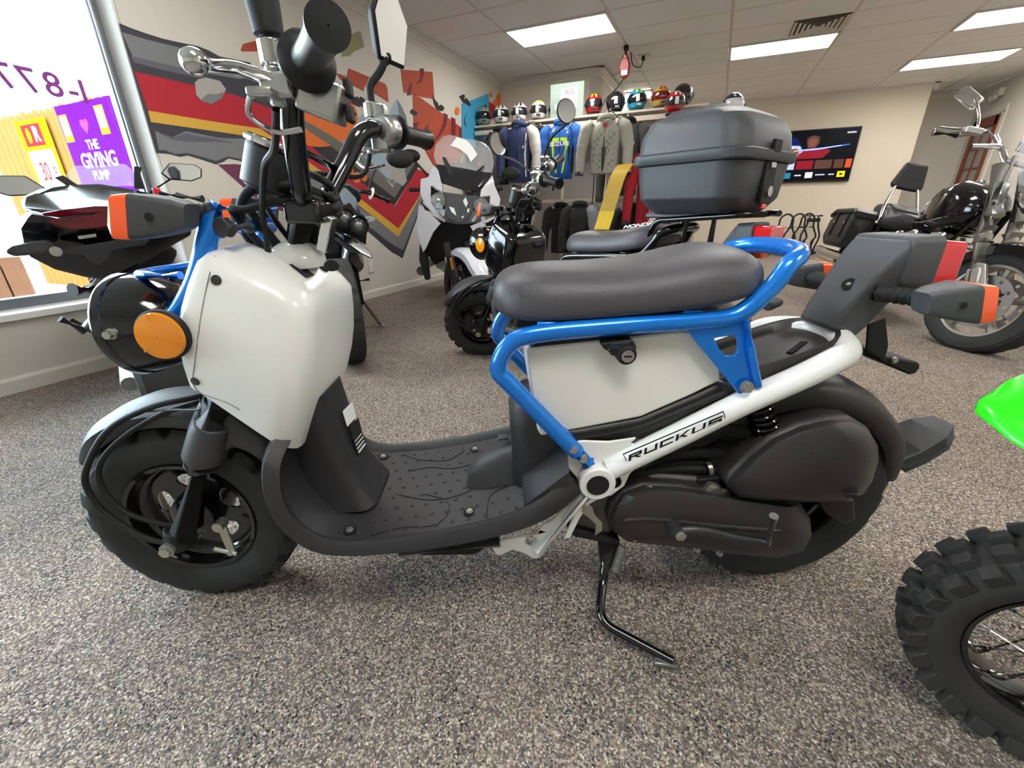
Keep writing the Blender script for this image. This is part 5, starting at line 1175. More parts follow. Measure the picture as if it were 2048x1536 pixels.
# ---- black paddock stands along the screen wall
def stand(px,lab,k,flat=False):
    p=onY(px,490,8.9); t=thing('paddock_stand',lab,'stand',(p[0],8.55+.24*k,0),math.radians(4*k-6),'black paddock stands by the wall')
    if not flat:
        lp=[(-.17,.0,.012),(-.12,0,.20),(-.165,0,.30),(-.10,0,.46),(-.085,0,.60),(0,0,.66),(.085,0,.60),(.10,0,.46),(.165,0,.30),(.12,0,.20),(.17,0,.012)]
        MB().tube(cat(lp,5),.014,10).build('loop_tube','black_matte',t); MB().tube([(-.105,0,.45),(.105,0,.45)],.010,8).build('cross_tube','black_matte',t)
        for s_ in (-1,1): MB().cyl((s_*.17,-.03,.03),(s_*.17,.03,.03),.03,n=14).build('roller','black_matte',t); MB().tube([(s_*.15,0,.27),(s_*.16,.20,.03)],.012,8).build('brace','black_matte',t)
    else:
        for s_ in (-1,1): MB().tube(cat([(s_*.06,0,.62),(s_*.09,0,.45),(s_*.14,0,.28),(s_*.10,0,.08),(s_*.12,0,.012)],5),.014,10).build('side_tube','black_matte',t); MB().box((s_*.12,.03,.02),(.07,.12,.04)).build('foot','black_matte',t,bev=.006)
        MB().tube([(-.12,0,.62),(.12,0,.62)],.014,8).build('cross_tube','black_matte',t); MB().box((0,0,.55),(.2,.012,.06)).build('plate','black_matte',t)
for k,(px,lab) in enumerate(((1557,'black looped paddock stand nearest the grey top case'),(1584,'tallest black looped paddock stand, second along the wall'),(1607,'black looped paddock stand, third along the wall'))): stand(px,lab,k)
stand(1624,'black flat-topped stand at the right end of stands',3,True)
# ---- door on the right wall, emergency light
dr=tag(D.objects.new('door_1',None),'red-brown glazed door with white casing'); COL.objects.link(dr); struct(dr); dr.location=(XR,9.74,0)
mat('door_red','#7a2a10',.4,coat=.2)
MB().box((-.012,.40,1.0),(.024,.10,2.0)).box((-.012,-.42,1.0),(.024,.10,2.0)).box((-.012,0,2.03),(.024,.92,.10)).build('door_casing','trim_white',dr,bev=.003)
MB().box((-.02,.30,.98),(.03,.10,1.96)).box((-.02,-.32,.98),(.03,.10,1.96)).box((-.02,0,1.9),(.03,.7,.12)).box((-.02,0,.1),(.03,.7,.2)).build('door_frame','door_red',dr,bev=.002)
for k in range(1,6): MB().box((-.02,0,.2+k*.27),(.02,.56,.022)).build('glazing_bar','door_red',dr)
MB().box((-.02,0,.2+.8),(.018,.02,1.6)).build('glazing_bar','door_red',dr)
MB().box((-.012,0,1.0),(.006,.56,1.65)).build('pane','slat_grey',dr)
el=thing('emergency_light','small white box lamp high on the right wall','light',(XR,9.62,2.27)); MB().box((-.04,0,.0),(.07,.16,.10)).build('lamp_body','trim_white',el,bev=.006)
for s_ in (-1,1): MB().cyl((-.07,s_*.05,-.06),(-.10,s_*.05,-.07),.03,.04,n=16).build('lamp_head','trim_white',el); MB().cyl((-.05,s_*.05,-.04),(-.08,s_*.05,-.06),.01,n=8).build('lamp_neck','trim_white',el)
# ============================================================ black scooter with a grey top case
F2=Frame(-1.14,2.20,-24)
sc2=thing('scooter','glossy black scooter with round mirror behind the white scooter','scooter',(-1.14,2.20,0),math.radians(-24))
bf=V(0,0,0)
dv=lambda v:(float(np.array(v)@F2.x),float(np.array(v)@F2.y),v[2])
mirL=dv((.90,-.35,.15)); mirR=dv((.75,-.60,.05))
make_scooter(sc2,dict(body='black_gloss',frame='black_gloss',white='black_gloss',tube='black_gloss',box='black_matte',mirror='round',frame_=F2,mirror_px=((996,288),(1133,222)),mirror_dir=(mirL,mirR),seat_text='HONDA'),steer=44,hero=False)
# rear rack
for s_ in (-1,1):
    MB().tube(fil([(1.05,s_*.10,.66),(1.08,s_*.10,.755),(1.38,s_*.10,.775),(1.42,s_*.06,.775)],.03),.010,10).build('rack_tube','black_gloss',sc2)
    MB().tube([(1.18,s_*.10,.56),(1.2,s_*.10,.765)],.008,8).build('rack_strut','steel_dark',sc2)
MB().box((1.21,0,.772),(.34,.20,.016)).build('rack_plate','steel_dark',sc2,bev=.004)
# top case
mat('case_grey','#404144',.45,bump=.25,bscale=500)
tc=thing('top_case','large dark grey hard top case on the black scooter','top case',tuple(F2.o+F2.x*1.205)[:2]+(.778,),math.radians(-27)); tc.scale=(.95,.95,.87)
def tring(z,x0,x1,w,r=.05): return [V(x,y,z) for x,y in rrect(x0,x1,-w,w,r,5,[.075,.05,.05,.075])]
MB().loft([tring(0,-.13,.15,.14,.04),tring(.012,-.145,.165,.155),tring(.05,-.165,.185,.19),tring(.12,-.172,.192,.198),tring(.165,-.175,.195,.203)]).build('case_bottom','case_grey',tc,ang=35,bev=.004)
MB().loft([tring(.165,-.185,.206,.214),tring(.17,-.188,.210,.218),tring(.195,-.188,.210,.218),tring(.20,-.183,.204,.212)]).build('case_rim','case_grey',tc,ang=40)
MB().loft([tring(.20,-.176,.196,.205),tring(.26,-.172,.188,.198),tring(.305,-.155,.165,.180),tring(.328,-.12,.125,.15),tring(.340,-.07,.08,.09)]).build('case_lid','case_grey',tc,ang=35,bev=.003)
MB().loft([[V(x,y,.318+(.345-.318)*k) for x,y in rrect(-.10+.03*k,.10-.02*k,-.06+.02*k,.06-.02*k,.02,3)] for k in (0,.7,1)]).build('lid_ridge','case_grey',tc,ang=40)
for s_ in (-1,1): MB().loft([[V(x,s_*y,z) for x,y,z in ((-.12,.168,.30),(.10,.168,.30),(.09,.12,.335),(-.10,.12,.335))],[V(x,s_*(y+.004),z+.006) for x,y,z in ((-.11,.165,.30),(.09,.165,.30),(.08,.125,.335),(-.09,.125,.335))]]).build('lid_panel','case_grey',tc,ang=40)
lk=MB().box((.196,0,.095),(.014,.075,.13)).build('lock_plate','black_matte',tc,bev=.004)
MB().cyl((.200,0,.07),(.212,0,.07),.017,n=20).build('lock_barrel','chrome_soft',lk); MB().box((.206,0,.152),(.006,.034,.018)).build('lock_badge','chrome_soft',lk,bev=.002); MB().box((.198,0,.022),(.008,.034,.016)).build('release_tab','red_lens',lk,bev=.002)
MB().box((.205,0,.21),(.012,.05,.04)).build('hasp','black_matte',lk,bev=.003)
# yellow tag strip standing on its seat
mat('tag_yellow','#d9b02a',.4); mat('tag_ochre','#a8821a',.4)
tp=F2.o+F2.x*.80; tg=thing('price_tag','tall folded yellow paper tag standing on black seat','tag',(float(tp[0]),float(tp[1]),.716),math.radians(-10))
def sheet(pts,w,m,name,th=.0012):
    b=MB(); L=[]; 
    for i,(x,y,z) in enumerate(pts): L.append([V(x-w/2,y,z),V(x+w/2,y,z),V(x+w/2,y+th,z),V(x-w/2,y+th,z)])
    b.loft(L); return b.build(name,m,tg,ang=50)
sheet([(-.02,0,0),(-.008,0,.04),(.0,-.002,.070)],.066,'tag_yellow','tag_fold')
sheet(cat([(.0,-.002,.070),(.014,.004,.13),(.028,.012,.19),(.040,.028,.225),(.046,.048,.242)],4),.064,'tag_ochre','tag_strip')
# ============================================================ the other machines
def rotz(deg,piv=(0,0,0)): R=Matrix.Rotation(math.radians(deg),3,'Z'); p=V(piv); return lambda q: R@(V(q)-p)+p
class Veh:
    def __init__(s,fr,name,label,cat_): s.f=fr; s.root=fr.root(name,label,cat_)
    def b(s,mb,name,m,par=None,xf=None,**k):
        if xf: mb.v=[tuple(xf(q)) for q in mb.v]
        return mb.build(name,m,par or s.root,**k)
    def X(s,pts): return [s.f.px_(*p) for p in pts]       # (px,py,x)
    def Y(s,pts): return [s.f.p(*p) for p in pts]         # (px,py,y)
    def panel(s,name,m,pts,th=.02,par=None,bev=.004,ax='x',**k):
        P=s.X(pts) if ax=='x' else s.Y(pts); d=(th,0,0) if ax=='x' else (0,th,0)
        return s.b(MB().prism(P,d),name,m,par,bev=bev,**k)
    def wheel(s,C,R,w,rim,xf=None,spokes=5,rimm='black_gloss',spm=None,tread=.004,disc=True,tm='rubber',spw=.022,block=6):
        tb=tyre_mb(R,w,rim,depth=tread,n=96,block=block); tb.v=[tuple(V(q)+V(C)) for q in tb.v]; s.b(tb,'tyre',tm,xf=xf,ang=28)
        rb=MB()
        for g in (-1,1): rb.lathe([(rim+.004,g*w*.8),(rim+.002,g*w*.88),(rim-.010,g*w*.84),(rim-.016,g*w*.5),(rim-.022,0)],C,(0,1,0),40)
        wh=s.b(rb,'rim',rimm,xf=xf)
        for k in range(spokes):
            a=2*math.pi*k/spokes+.3; d=V(math.cos(a),0,math.sin(a)); 
            s.b(MB().tube([V(C)+d*.03,V(C)+d*(rim*.55),V(C)+d*(rim-.012)],[spw*1.1,spw*.8,spw*1.1],8,flat=.7),'spoke',spm or rimm,wh,xf=xf)
        s.b(MB().lathe([(.001,-w*.9),(.03,-w*.9),(.045,-w*.6),(.045,w*.6),(.03,w*.9),(.001,w*.9)],C,(0,1,0),24),'hub',spm or rimm,wh,xf=xf)
        if disc:
            for g in ((-1,1) if disc==2 else (disc,)):
                ho=[]; 
                for k in range(10):
                    a=2*math.pi*k/10; c=(rim*.60*math.cos(a),rim*.60*math.sin(a)); ho.append([(C[0]+p[0],C[1]+g*w*.95,C[2]+p[1]) for p in ring_pts(c,rim*.05,8)])
                inner=[(C[0]+p[0],C[1]+g*w*.95,C[2]+p[1]) for p in ring_pts((0,0),rim*.48,28)]
                s.b(MB().prism([(C[0]+p[0],C[1]+g*w*.95,C[2]+p[1]) for p in ring_pts((0,0),rim*.72,40)],(0,g*.004,0),ho+[inner]),'brake_disc','chrome_soft',wh,xf=xf)
                for k in range(5):
                    a=2*math.pi*k/5; d=V(math.cos(a),0,math.sin(a)); s.b(MB().tube([V(C)+V(0,g*w*.97,0)+d*.03,V(C)+V(0,g*w*.97,0)+d*rim*.52],.008,6),'disc_carrier','steel_dark',wh,xf=xf)
        return wh
# ------------------------------------------------------------ white touring scooter
W=Veh(Frame(-1.68,2.75,116),'touring_scooter','white touring scooter with clear windshield facing the viewer','scooter')
mat('pearl_white','#d9dce4',.2,coat=.6); mat('fairing_dark','#37373a',.35); mat('tint','#2a2a2d',.12,alpha=.75)
sx=rotz(34,(.12,0,0))
W.wheel((0,0,.262),.262,.052,.185,xf=sx,spokes=5,rimm='black_gloss',disc=2,tm='rubber_dusty')
W.wheel((1.5,0,.262),.262,.068,.185,spokes=5,disc=False)
for s_ in (-1,1): W.b(MB().tube([(0,s_*.085,.25),(.10,s_*.085,.58)],.024,12),'fork_leg','black_matte',xf=sx); W.b(MB().prism([(.01,s_*.095,.22),(-.05,s_*.095,.34),(.02,s_*.095,.50),(.10,s_*.095,.50),(.06,s_*.095,.30)],(0,-s_*.02,0)),'fork_guard','fairing_dark',xf=sx,bev=.004); W.b(MB().box((.015,s_*.098,.44),(.022,.006,.085),Matrix.Rotation(.3,3,'Y')),'side_reflector','amber',xf=sx,bev=.002)
rings=[]
for i in range(15):
    a=math.radians(175-i*9); k=.45+.55*min(1,i/4)
    rings.append([V(.0+math.cos(a)*(.28+h),y*k,.262+math.sin(a)*(.28+h)) for y,h in ((-.07,-.05),(-.066,-.01),(-.03,.008),(.03,.008),(.066,-.01),(.07,-.05),(.062,-.05),(.03,0),(-.03,0),(-.062,-.05))])
W.b(MB().loft(rings),'front_fender','pearl_white',xf=sx,ang=50)
# fairing
W.panel('nose_panel','fairing_dark',[(884,384,.06),(925,389,.03),(960,393,.06),(950,402,.05),(945,424,.03),(935,441,0),(918,447,-.02),(900,441,0),(889,428,.03),(893,395,.05)],.06,bev=.006)
W.panel('nose_glass','glass_smoke',[(888,394,.03),(925,398,.0),(952,402,.03),(944,424,.0),(934,440,-.03),(918,446,-.05),(901,440,-.03),(891,428,.0)],.006,bev=.002)
for P in ([(926,402,-.006),(931,394,-.006),(936,406,-.006),(932,415,-.006)],[(898,413,-.01),(908,416,-.02),(913,432,-.03),(903,424,-.02)],[(934,419,-.012),(939,416,-.01),(938,423,-.012),(935,426,-.014)],[(922,434,-.045),(928,431,-.045),(926,437,-.045)]): W.panel('paper_sticker','tag_paper',[(a,c,x) for a,c,x in P],.0015,bev=0)
W.panel('cheek','pearl_white',[(841,358,.22),(856,354,.17),(866,330,.20),(876,340,.16),(884,372,.08),(884,385,.06),(866,371,.10),(861,386,.12),(866,410,.10),(890,440,.05),(889,445,.05),(868,432,.12),(848,406,.20),(840,386,.24)],.05)
W.panel('cheek','pearl_white',[(1001,398,.24),(996,428,.20),(978,424,.12),(980,392,.10),(960,394,.06),(962,380,.08),(985,350,.18),(990,372,.20)],.05)
W.panel('lower_panel','pearl_white',[(838,408,.24),(850,424,.18),(868,436,.12),(881,447,.08),(866,465,.12),(852,497,.16),(846,505,.18),(839,485,.24),(832,450,.30)],.06)
W.panel('lower_panel','pearl_white',[(940,452,.06),(976,438,.14),(998,428,.24),(1003,450,.30),(990,480,.24),(965,470,.14),(948,466,.08)],.06)
W.panel('cheek_vent','black_matte',[(840,402,.225),(850,420,.17),(862,424,.15),(868,432,.12),(850,412,.18)],.03)
W.panel('headlight_bezel','black_gloss',[(861,371,.075),(884,386,.045),(894,396,.035),(895,411,.03),(886,421,.035),(872,419,.06),(862,400,.075)],.05)
W.panel('headlight_bezel','black_gloss',[(944,412,.03),(950,400,.04),(979,391,.085),(977,418,.08),(960,423,.05),(946,421,.035)],.05)
for (a,c,x) in ((877,401,.02),(961,410,.02)):
    p=V(W.f.px_(a,c,x)); hl=W.b(MB().lathe([(.001,-.02),(.03,-.016),(.047,-.002),(.052,.004),(.050,.012)],p,(-1,0,0),32),'headlight_reflector','chrome'); W.b(MB().lathe([(.001,.012),(.03,.010),(.051,.004)],p,(-1,0,0),28),'headlight_lens','screen_clear',hl); W.b(MB().ell(p+V(-.004,0,0),(.01,.016,.016),n=14,m=8),'headlight_bulb','chrome_soft',hl)
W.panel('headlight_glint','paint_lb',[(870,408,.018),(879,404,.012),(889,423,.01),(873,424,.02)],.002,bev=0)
# windshield
def sheetgrid(rows): return rows
def shield(name,m,rows,th=.004):
    rings=[]
    for r in rows:
        L=W.X(r); rings.append([V(q) for q in cat(L,4)]+[V(q)+V(th,0,0) for q in reversed(cat(L,4))])
    return W.b(MB().loft(rings),name,m,ang=50)
shield('windshield','screen_clear',[[(872,327,.20),(895,338,.15),(925,345,.13),(955,348,.15),(984,346,.20)],[(867,310,.25),(890,315,.19),(925,320,.17),(960,325,.19),(988,326,.25)],[(872,288,.30),(895,290,.24),(927,295,.22),(960,300,.24),(984,304,.30)],[(886,272,.34),(902,270,.30),(929,277,.27),(955,281,.29),(974,289,.34)]])
shield('wind_deflector','tint',[[(882,362,.12),(900,370,.06),(925,379,.04),(948,376,.06),(968,371,.12)],[(876,342,.17),(898,350,.11),(925,356,.09),(955,358,.11),(982,352,.17)],[(873,328,.20),(897,332,.15),(925,336,.135),(955,342,.15),(984,345,.20)]])
W.panel('windshield_tag','tag_paper',[(914,274,.255),(934,281,.235),(945,293,.225),(955,309,.205),(942,324,.16),(933,308,.175),(917,297,.205),(901,291,.225)],.001,bev=0)
for P in ([(884,314,.16),(890,314,.16),(904,338,.12),(909,364,.10),(899,356,.10)],[(970,330,.18),(966,331,.18),(944,348,.12),(936,371,.10),(948,365,.10)]): W.panel('screen_stay','black_matte',P,.02)
# body, dash, seat behind
W.panel('inner_fairing','black_matte',[(850,430,.25),(870,440,.14),(890,444,.08),(918,449,.04),(945,446,.08),(975,445,.14),(1000,430,.26),(985,500,.26),(955,520,.22),(900,515,.2),(870,530,.25),(852,505,.26)],.25)
W.panel('dashboard','fairing_dark',[(872,330,.26),(925,325,.24),(984,345,.26),(975,375,.22),(925,380,.18),(880,365,.22)],.08)
rings=[]
for (x,z0,z1,w_) in ((.35,.35,.70,.20),(.55,.30,.62,.19),(.8,.30,.66,.20),(1.1,.40,.74,.21),(1.5,.52,.80,.20),(1.8,.62,.82,.14)): rings.append([V(x,y,z) for y,z in rrect(-w_,w_,z0,z1,.07,4)])
W.b(MB().loft(rings),'body_hull','pearl_white',ang=50)
rings=[]
for (x,z1,w_) in ((.62,.70,.12),(.75,.76,.16),(1.0,.77,.17),(1.15,.82,.17),(1.5,.86,.15),(1.7,.86,.10)): rings.append([V(x,y,z) for y,z in rrect(-w_,w_,z1-.10,z1,.04,4)])
W.b(MB().loft(rings),'seat','seat_vinyl',ang=50)
for s_,pod,arm in ((1,(820,312),(866,362)),(-1,(1022,348),(980,377))):
    c=V(W.f.px_(pod[0],pod[1],.30)); a=V(W.f.px_(arm[0],arm[1],.20))
    W.b(MB().tube([a,a.lerp(c,.75)],[.014,.010],10),'mirror_arm','black_matte'); mh=W.b(MB().ell(c,(.035,.075,.045),n=18,m=10),'mirror_housing','black_matte'); W.b(MB().disc(c+V(.03,0,0),(1,0,.0),.055,20,ry=.035,th=.004),'mirror_glass','mirror',mh)
    W.b(MB().cyl(a+V(.01,0,-.03),a+V(0,0,.01),.03,.016,n=14),'mirror_boot','black_matte')
    W.b(MB().tube([(.42,s_*.12,.93),(.45,s_*.25,.95),(.48,s_*.36,.95)],.016,10),'grip','rubber')
    W.b(MB().prism(W.X([(840,470,.3),(852,505,.2),(858,560,.2),(850,560,.25),(838,520,.3)]) if s_>0 else W.X([(990,480,.3),(1000,470,.3),(985,540,.25),(975,545,.22)]),(.1,0,0)),'leg_guard','black_matte',bev=.004)
e0=V(W.f.px_(842,542,.75)); W.b(MB().tube([e0,e0+V(.5,-.02,.02)],.04,16),'muffler','steel_dark'); W.b(MB().cyl(e0+V(-.01,0,0),e0+V(.004,0,0),.03,n=18),'muffler_cap','chrome')
W.b(MB().tube([(.7,-.12,.3),(.72,-.22,.012)],.012,10),'side_stand','steel_dark')
# ------------------------------------------------------------ dark adventure motorcycle
Ad=Veh(Frame(-1.80,1.76,140),'motorcycle','dark motorcycle with twin round headlights and beak behind white scooter','motorcycle')
Ad.wheel((0,0,.285),.285,.058,.205,spokes=5,disc=2,tread=.009,block=8)
Ad.wheel((1.32,0,.285),.285,.072,.19,spokes=5,disc=False,tread=.008)
for P in ([(637,470,.14),(635,520,.11),(630,600,.05)],[(693,470,.14),(688,540,.10),(680,610,.05)]):
    L=Ad.X(P); Ad.b(MB().tube(L,[.021,.021],14),'fork_tube','chrome_soft'); Ad.b(MB().tube([V(L[-1]),V(L[-1])*.5+V(.0,L[-1][1]*.5,.14)],.028,14),'fork_slider','black_matte')
lq=Ad.X([(690,436,.02),(717,451,.0)])
for c in lq:
    c=V(c); hl=Ad.b(MB().lathe([(.001,-.06),(.035,-.055),(.05,-.02),(.052,.02),(.046,.026)],c,(-1,0,0),28),'headlight_shell','black_gloss'); Ad.b(MB().lathe([(.001,.022),(.03,.02),(.046,.012)],c,(-1,0,0),24),'headlight_lens','glass_smoke',hl); Ad.b(MB().ell(c+V(-.006,0,0),(.014,.028,.028),n=14,m=8),'headlight_bulb','chrome',hl)
Ad.panel('light_plate','black_matte',[(672,415,.08),(700,405,.08),(735,455,.06),(732,490,.08),(700,470,.08),(672,455,.08)],.05)
Ad.panel('beak','black_gloss',[(650,462,.10),(668,460,.08),(692,470,.03),(720,485,-.04),(740,503,-.10),(747,515,-.12),(742,517,-.12),(722,508,-.08),(695,488,-.02),(670,468,.05)],.04,bev=.006)
Ad.panel('beak','fairing_dark',[(655,466,.12),(690,480,.06),(722,508,-.02),(700,505,.02),(670,480,.08)],.03,bev=.004)
Ad.panel('radiator_shroud','fairing_dark',[(676,378,.22),(690,372,.2),(712,395,.12),(722,425,.10),(718,438,.10),(700,428,.14),(685,405,.2)],.05,bev=.006)
Ad.panel('hand_guard','black_plastic',[(680,368,.20),(700,366,.18),(718,380,.16),(724,395,.16),(720,405,.18),(706,407,.20),(690,395,.22)],.06,bev=.012)
Ad.panel('fork_clamp','black_matte',[(628,420,.16),(690,430,.16),(695,450,.16),(632,440,.16)],.06)
hb=Ad.X([(640,400,.30),(668,392,.28),(716,383,.26),(745,388,.26),(778,402,.28)]); Ad.b(MB().tube(cat(hb,5),.012,10),'handlebar','black_gloss'); Ad.b(MB().tube([V(hb[3]),V(hb[4])],.017,12),'grip','rubber'); Ad.b(MB().lathe([(.018,0),(.034,.004),(.034,.008),(.018,.012)],V(hb[3]),V(hb[3])-V(hb[4]),20),'grip_flange','trim_white')
ms=Ad.X([(738,386,.26),(742,360,.27),(752,338,.29),(770,330,.30)]); Ad.b(MB().tube(cat(ms,5),.006,8),'mirror_stem','black_matte'); mp=V(Ad.f.px_(800,318,.30)); Ad.b(MB().ell(mp,(.02,.08,.05),n=16,m=8),'mirror_housing','black_matte')
sg=V(Ad.f.px_(738,438,.12)); Ad.b(MB().tube([V(Ad.f.px_(722,430,.13)),sg],.007,8),'signal_stalk','black_matte'); Ad.b(MB().ell(sg,(.022,.034,.016),n=14,m=8),'signal_lens','screen_clear')
rings=[]
for (x,z0,z1,w_) in ((.20,.55,.80,.12),(.35,.45,.88,.18),(.55,.40,.90,.17),(.75,.42,.82,.14),(.95,.55,.80,.13)): rings.append([V(x,y,z) for y,z in rrect(-w_,w_,z0,z1,.05,4)])
Ad.b(MB().loft(rings),'tank','black_gloss',ang=50)
rings=[]
for (x,z1,w_) in ((.75,.80,.10),(.95,.80,.13),(1.15,.86,.13),(1.5,.90,.10),(1.62,.92,.06)): rings.append([V(x,y,z) for y,z in rrect(-w_,w_,z1-.07,z1,.03,4)])
Ad.b(MB().loft(rings),'seat','seat_vinyl',ang=50)
Ad.b(MB().box((.6,0,.38),(.42,.30,.34)),'engine','engine_alu',bev=.03)
for s_ in (-1,1): Ad.b(MB().tube([(.85,s_*.09,.32),(1.32,s_*.10,.285)],.024,10),'swing_arm','black_matte'); Ad.b(MB().tube([(.25,s_*.10,.72),(.40,s_*.14,.25),(.85,s_*.12,.25)],.014,8),'frame_tube','black_matte')
Ad.b(MB().tube(cat([(.45,.16,.30),(.8,.17,.22),(1.2,.18,.40),(1.5,.2,.52)],5),.04,14),'muffler','steel_dark')
st=V(Ad.f.l(onZ(762,652,.01))); Ad.b(MB().tube([(.62,-.13,.30),st],.012,10).box(st,(.05,.05,.016)),'side_stand','chrome_soft')
Ad.b(MB().tube([(.80,-.16,.33),(.80,-.26,.34)],.011,10),'foot_peg','black_matte')
# ------------------------------------------------------------ black sport motorcycle at the window, seen from behind
S=Veh(Frame(-1.70,.80,-25),'motorcycle','black sport motorcycle with red tail light beside the window','motorcycle')
S.wheel((0,0,.265),.265,.078,.185,spokes=5,disc=False,tread=.004); S.wheel((-1.15,0,.255),.255,.055,.185,spokes=5,disc=2)
# tail: wide rear, narrowing forwards
def ring_from(pts,x): return [V(S.f.px_(a,c,x)) for a,c in pts]
S.panel('tail_back','black_gloss',[(36,452,.10),(42,432,.12),(60,418,.14),(120,432,.20),(200,425,.22),(300,410,.20),(380,430,.12),(385,470,.10),(330,500,.14),(230,560,.14),(170,555,.12),(110,540,.10),(60,515,.10),(40,490,.09)],-.22,bev=.012)
S.panel('tail_upper','black_gloss',[(38,408,.10),(48,392,.08),(80,378,.06),(140,370,.04),(200,368,.02),(270,380,.02),(330,392,.04),(380,410,.06),(380,425,.14),(300,408,.20),(200,415,.22),(120,424,.20),(60,425,.14),(48,422,.12)],-.30,bev=.014)
S.panel('tail_light','dark_red_lens',[(78,426,.165),(120,420,.20),(190,412,.232),(280,412,.225),(300,425,.22),(270,450,.19),(200,457,.19),(140,460,.18),(105,448,.17)],-.05,bev=.006)
S.panel('plate_light','zinc',[(155,472,.16),(192,467,.165),(193,474,.165),(158,479,.16)],-.01,bev=.001)
S.panel('plate_bracket','fairing_dark',[(118,500,.16),(160,492,.17),(250,478,.18),(300,478,.18),(290,490,.18),(225,500,.17),(215,520,.165),(200,530,.16),(182,525,.16),(165,510,.16),(118,508,.16)],-.008,bev=.002)
S.panel('turn_signal','fairing_dark',[(12,500,.17),(24,492,.17),(85,480,.17),(100,482,.17),(115,497,.17),(108,507,.17),(28,513,.17),(12,507,.17)],-.03,bev=.005)
S.panel('signal_lens','glass_smoke',[(28,497,.173),(88,486,.173),(98,492,.173),(96,500,.173),(34,507,.173)],-.004,bev=.001)
c=V(S.f.px_(112,503,.175)); S.b(bolt(MB(),c,(1,0,0),.010,.006),'bracket_bolt','zinc')
S.panel('under_tail','black_matte',[(60,510,.09),(110,540,.09),(170,555,.10),(230,565,.10),(330,560,.06),(360,500,.06),(330,490,.10),(200,500,.12),(100,495,.10)],-.35,bev=.02)
# seat, tank, upper body
rings=[]
for (x,z,w_,h) in ((.02,.84,.09,.05),(-.18,.80,.12,.06),(-.40,.76,.13,.06),(-.55,.78,.14,.07)): rings.append([V(x,y,zz) for y,zz in rrect(-w_,w_,z-h,z,.03,4)])
S.b(MB().loft(rings),'seat','seat_vinyl',ang=50)
rings=[]
for (x,z0,z1,w_) in ((-.50,.55,.80,.10),(-.62,.50,.86,.15),(-.80,.48,.88,.16),(-.98,.50,.82,.15),(-1.10,.55,.76,.12)): rings.append([V(x,y,zz) for y,zz in rrect(-w_,w_,z0,z1,.05,4)])
S.b(MB().loft(rings),'tank','black_gloss',ang=50)
S.b(MB().box((-.62,0,.36),(.44,.26,.34)),'engine','engine_alu',bev=.03)
for s_ in (-1,1): S.b(MB().tube([(-.45,s_*.10,.33),(0,s_*.11,.265)],.026,10),'swing_arm','steel'); S.b(MB().tube([(-1.15,s_*.09,.255),(-.98,s_*.09,.80)],.022,12),'fork_leg','chrome_soft')
S.panel('hugger','black_matte',[(225,640,-.06),(390,640,-.06),(390,720,-.12),(300,700,-.12),(230,690,-.06)],-.02,bev=.004)
for pts in ([(150,600,.0),(178,640,-.02),(150,660,.0),(134,640,.0)],): pass
fp=S.Y([(190,590,-.20),(160,650,-.22)])
S.b(MB().tube([V(S.f.px_(205,590,-.25)),V(S.f.px_(168,660,-.22))],[.016,.014],10),'peg_hanger','steel'); S.b(MB().tube([V(S.f.px_(170,662,-.22)),V(S.f.px_(120,638,-.20))],[.015,.012],10),'foot_peg','rubber'); S.b(MB().tube([V(S.f.px_(176,655,-.24)),V(S.f.px_(142,640,-.25))],[.010,.008],8),'brake_pedal','steel_dark'); S.b(MB().prism(S.X([(205,585,-.26),(222,600,-.26),(185,668,-.24),(172,662,-.24)]),(-.012,0,0)),'peg_plate','steel_dark',bev=.003)
S.b(MB().tube([V(S.f.px_(145,580,-.1)),V(S.f.px_(185,578,-.14))],[.022,.018],12),'muffler_tip','steel_dark')
# mirrors, bars, small screen
for s_,pod,base in ((-1,(30,370),(150,395)),(1,(364,343),(300,385))):
    b_=V(S.f.px_(base[0],base[1],-.92)); c=V(S.f.px_(pod[0],pod[1],-.90))
    S.b(MB().tube([b_,b_.lerp(c,.8)],.007,8),'mirror_stem','black_matte')
    out=[(-.085,-.01),(-.06,-.036),(.03,-.042),(.075,-.024),(.085,.015),(.06,.034),(-.04,.036)] if s_>0 else [(.085,-.01),(.06,-.036),(-.03,-.042),(-.075,-.024),(-.085,.015),(-.06,.034),(.04,.036)]
    mh=S.b(MB().prism([c+V(0,a,z) for a,z in out],(-.022,0,0)),'mirror_housing','black_matte',bev=.005); S.b(MB().prism([c+V(.001,a*.92,z*.9) for a,z in out],(.002,0,0)),'mirror_glass','mirror',mh)
    g0=V(S.f.px_(322 if s_>0 else 120,388,-.85)); g1=V(S.f.px_(405 if s_>0 else 60,398,-.72)); S.b(MB().tube([g0,g0.lerp(g1,.45)],.013,10),'handlebar','black_gloss'); S.b(MB().tube([g0.lerp(g1,.4),g1],.017,12),'grip','rubber')
S.b(MB().box(V(S.f.px_(314,385,-.88)),(.05,.03,.04)),'kill_switch','red_lens',bev=.004)
S.panel('wind_screen','screen_clear',[(125,355,-1.0),(150,332,-1.05),(200,330,-1.08),(250,328,-1.05),(272,345,-1.0),(268,372,-.98),(130,376,-.98)],-.006,bev=.001)
S.panel('screen_frame','black_matte',[(268,332,-.98),(284,334,-.98),(280,352,-.98),(290,378,-.96),(268,378,-.98)],-.02,bev=.003)
S.panel('screen_frame','black_matte',[(108,355,-.98),(126,350,-.98),(165,376,-.96),(140,376,-.96)],-.02,bev=.003)
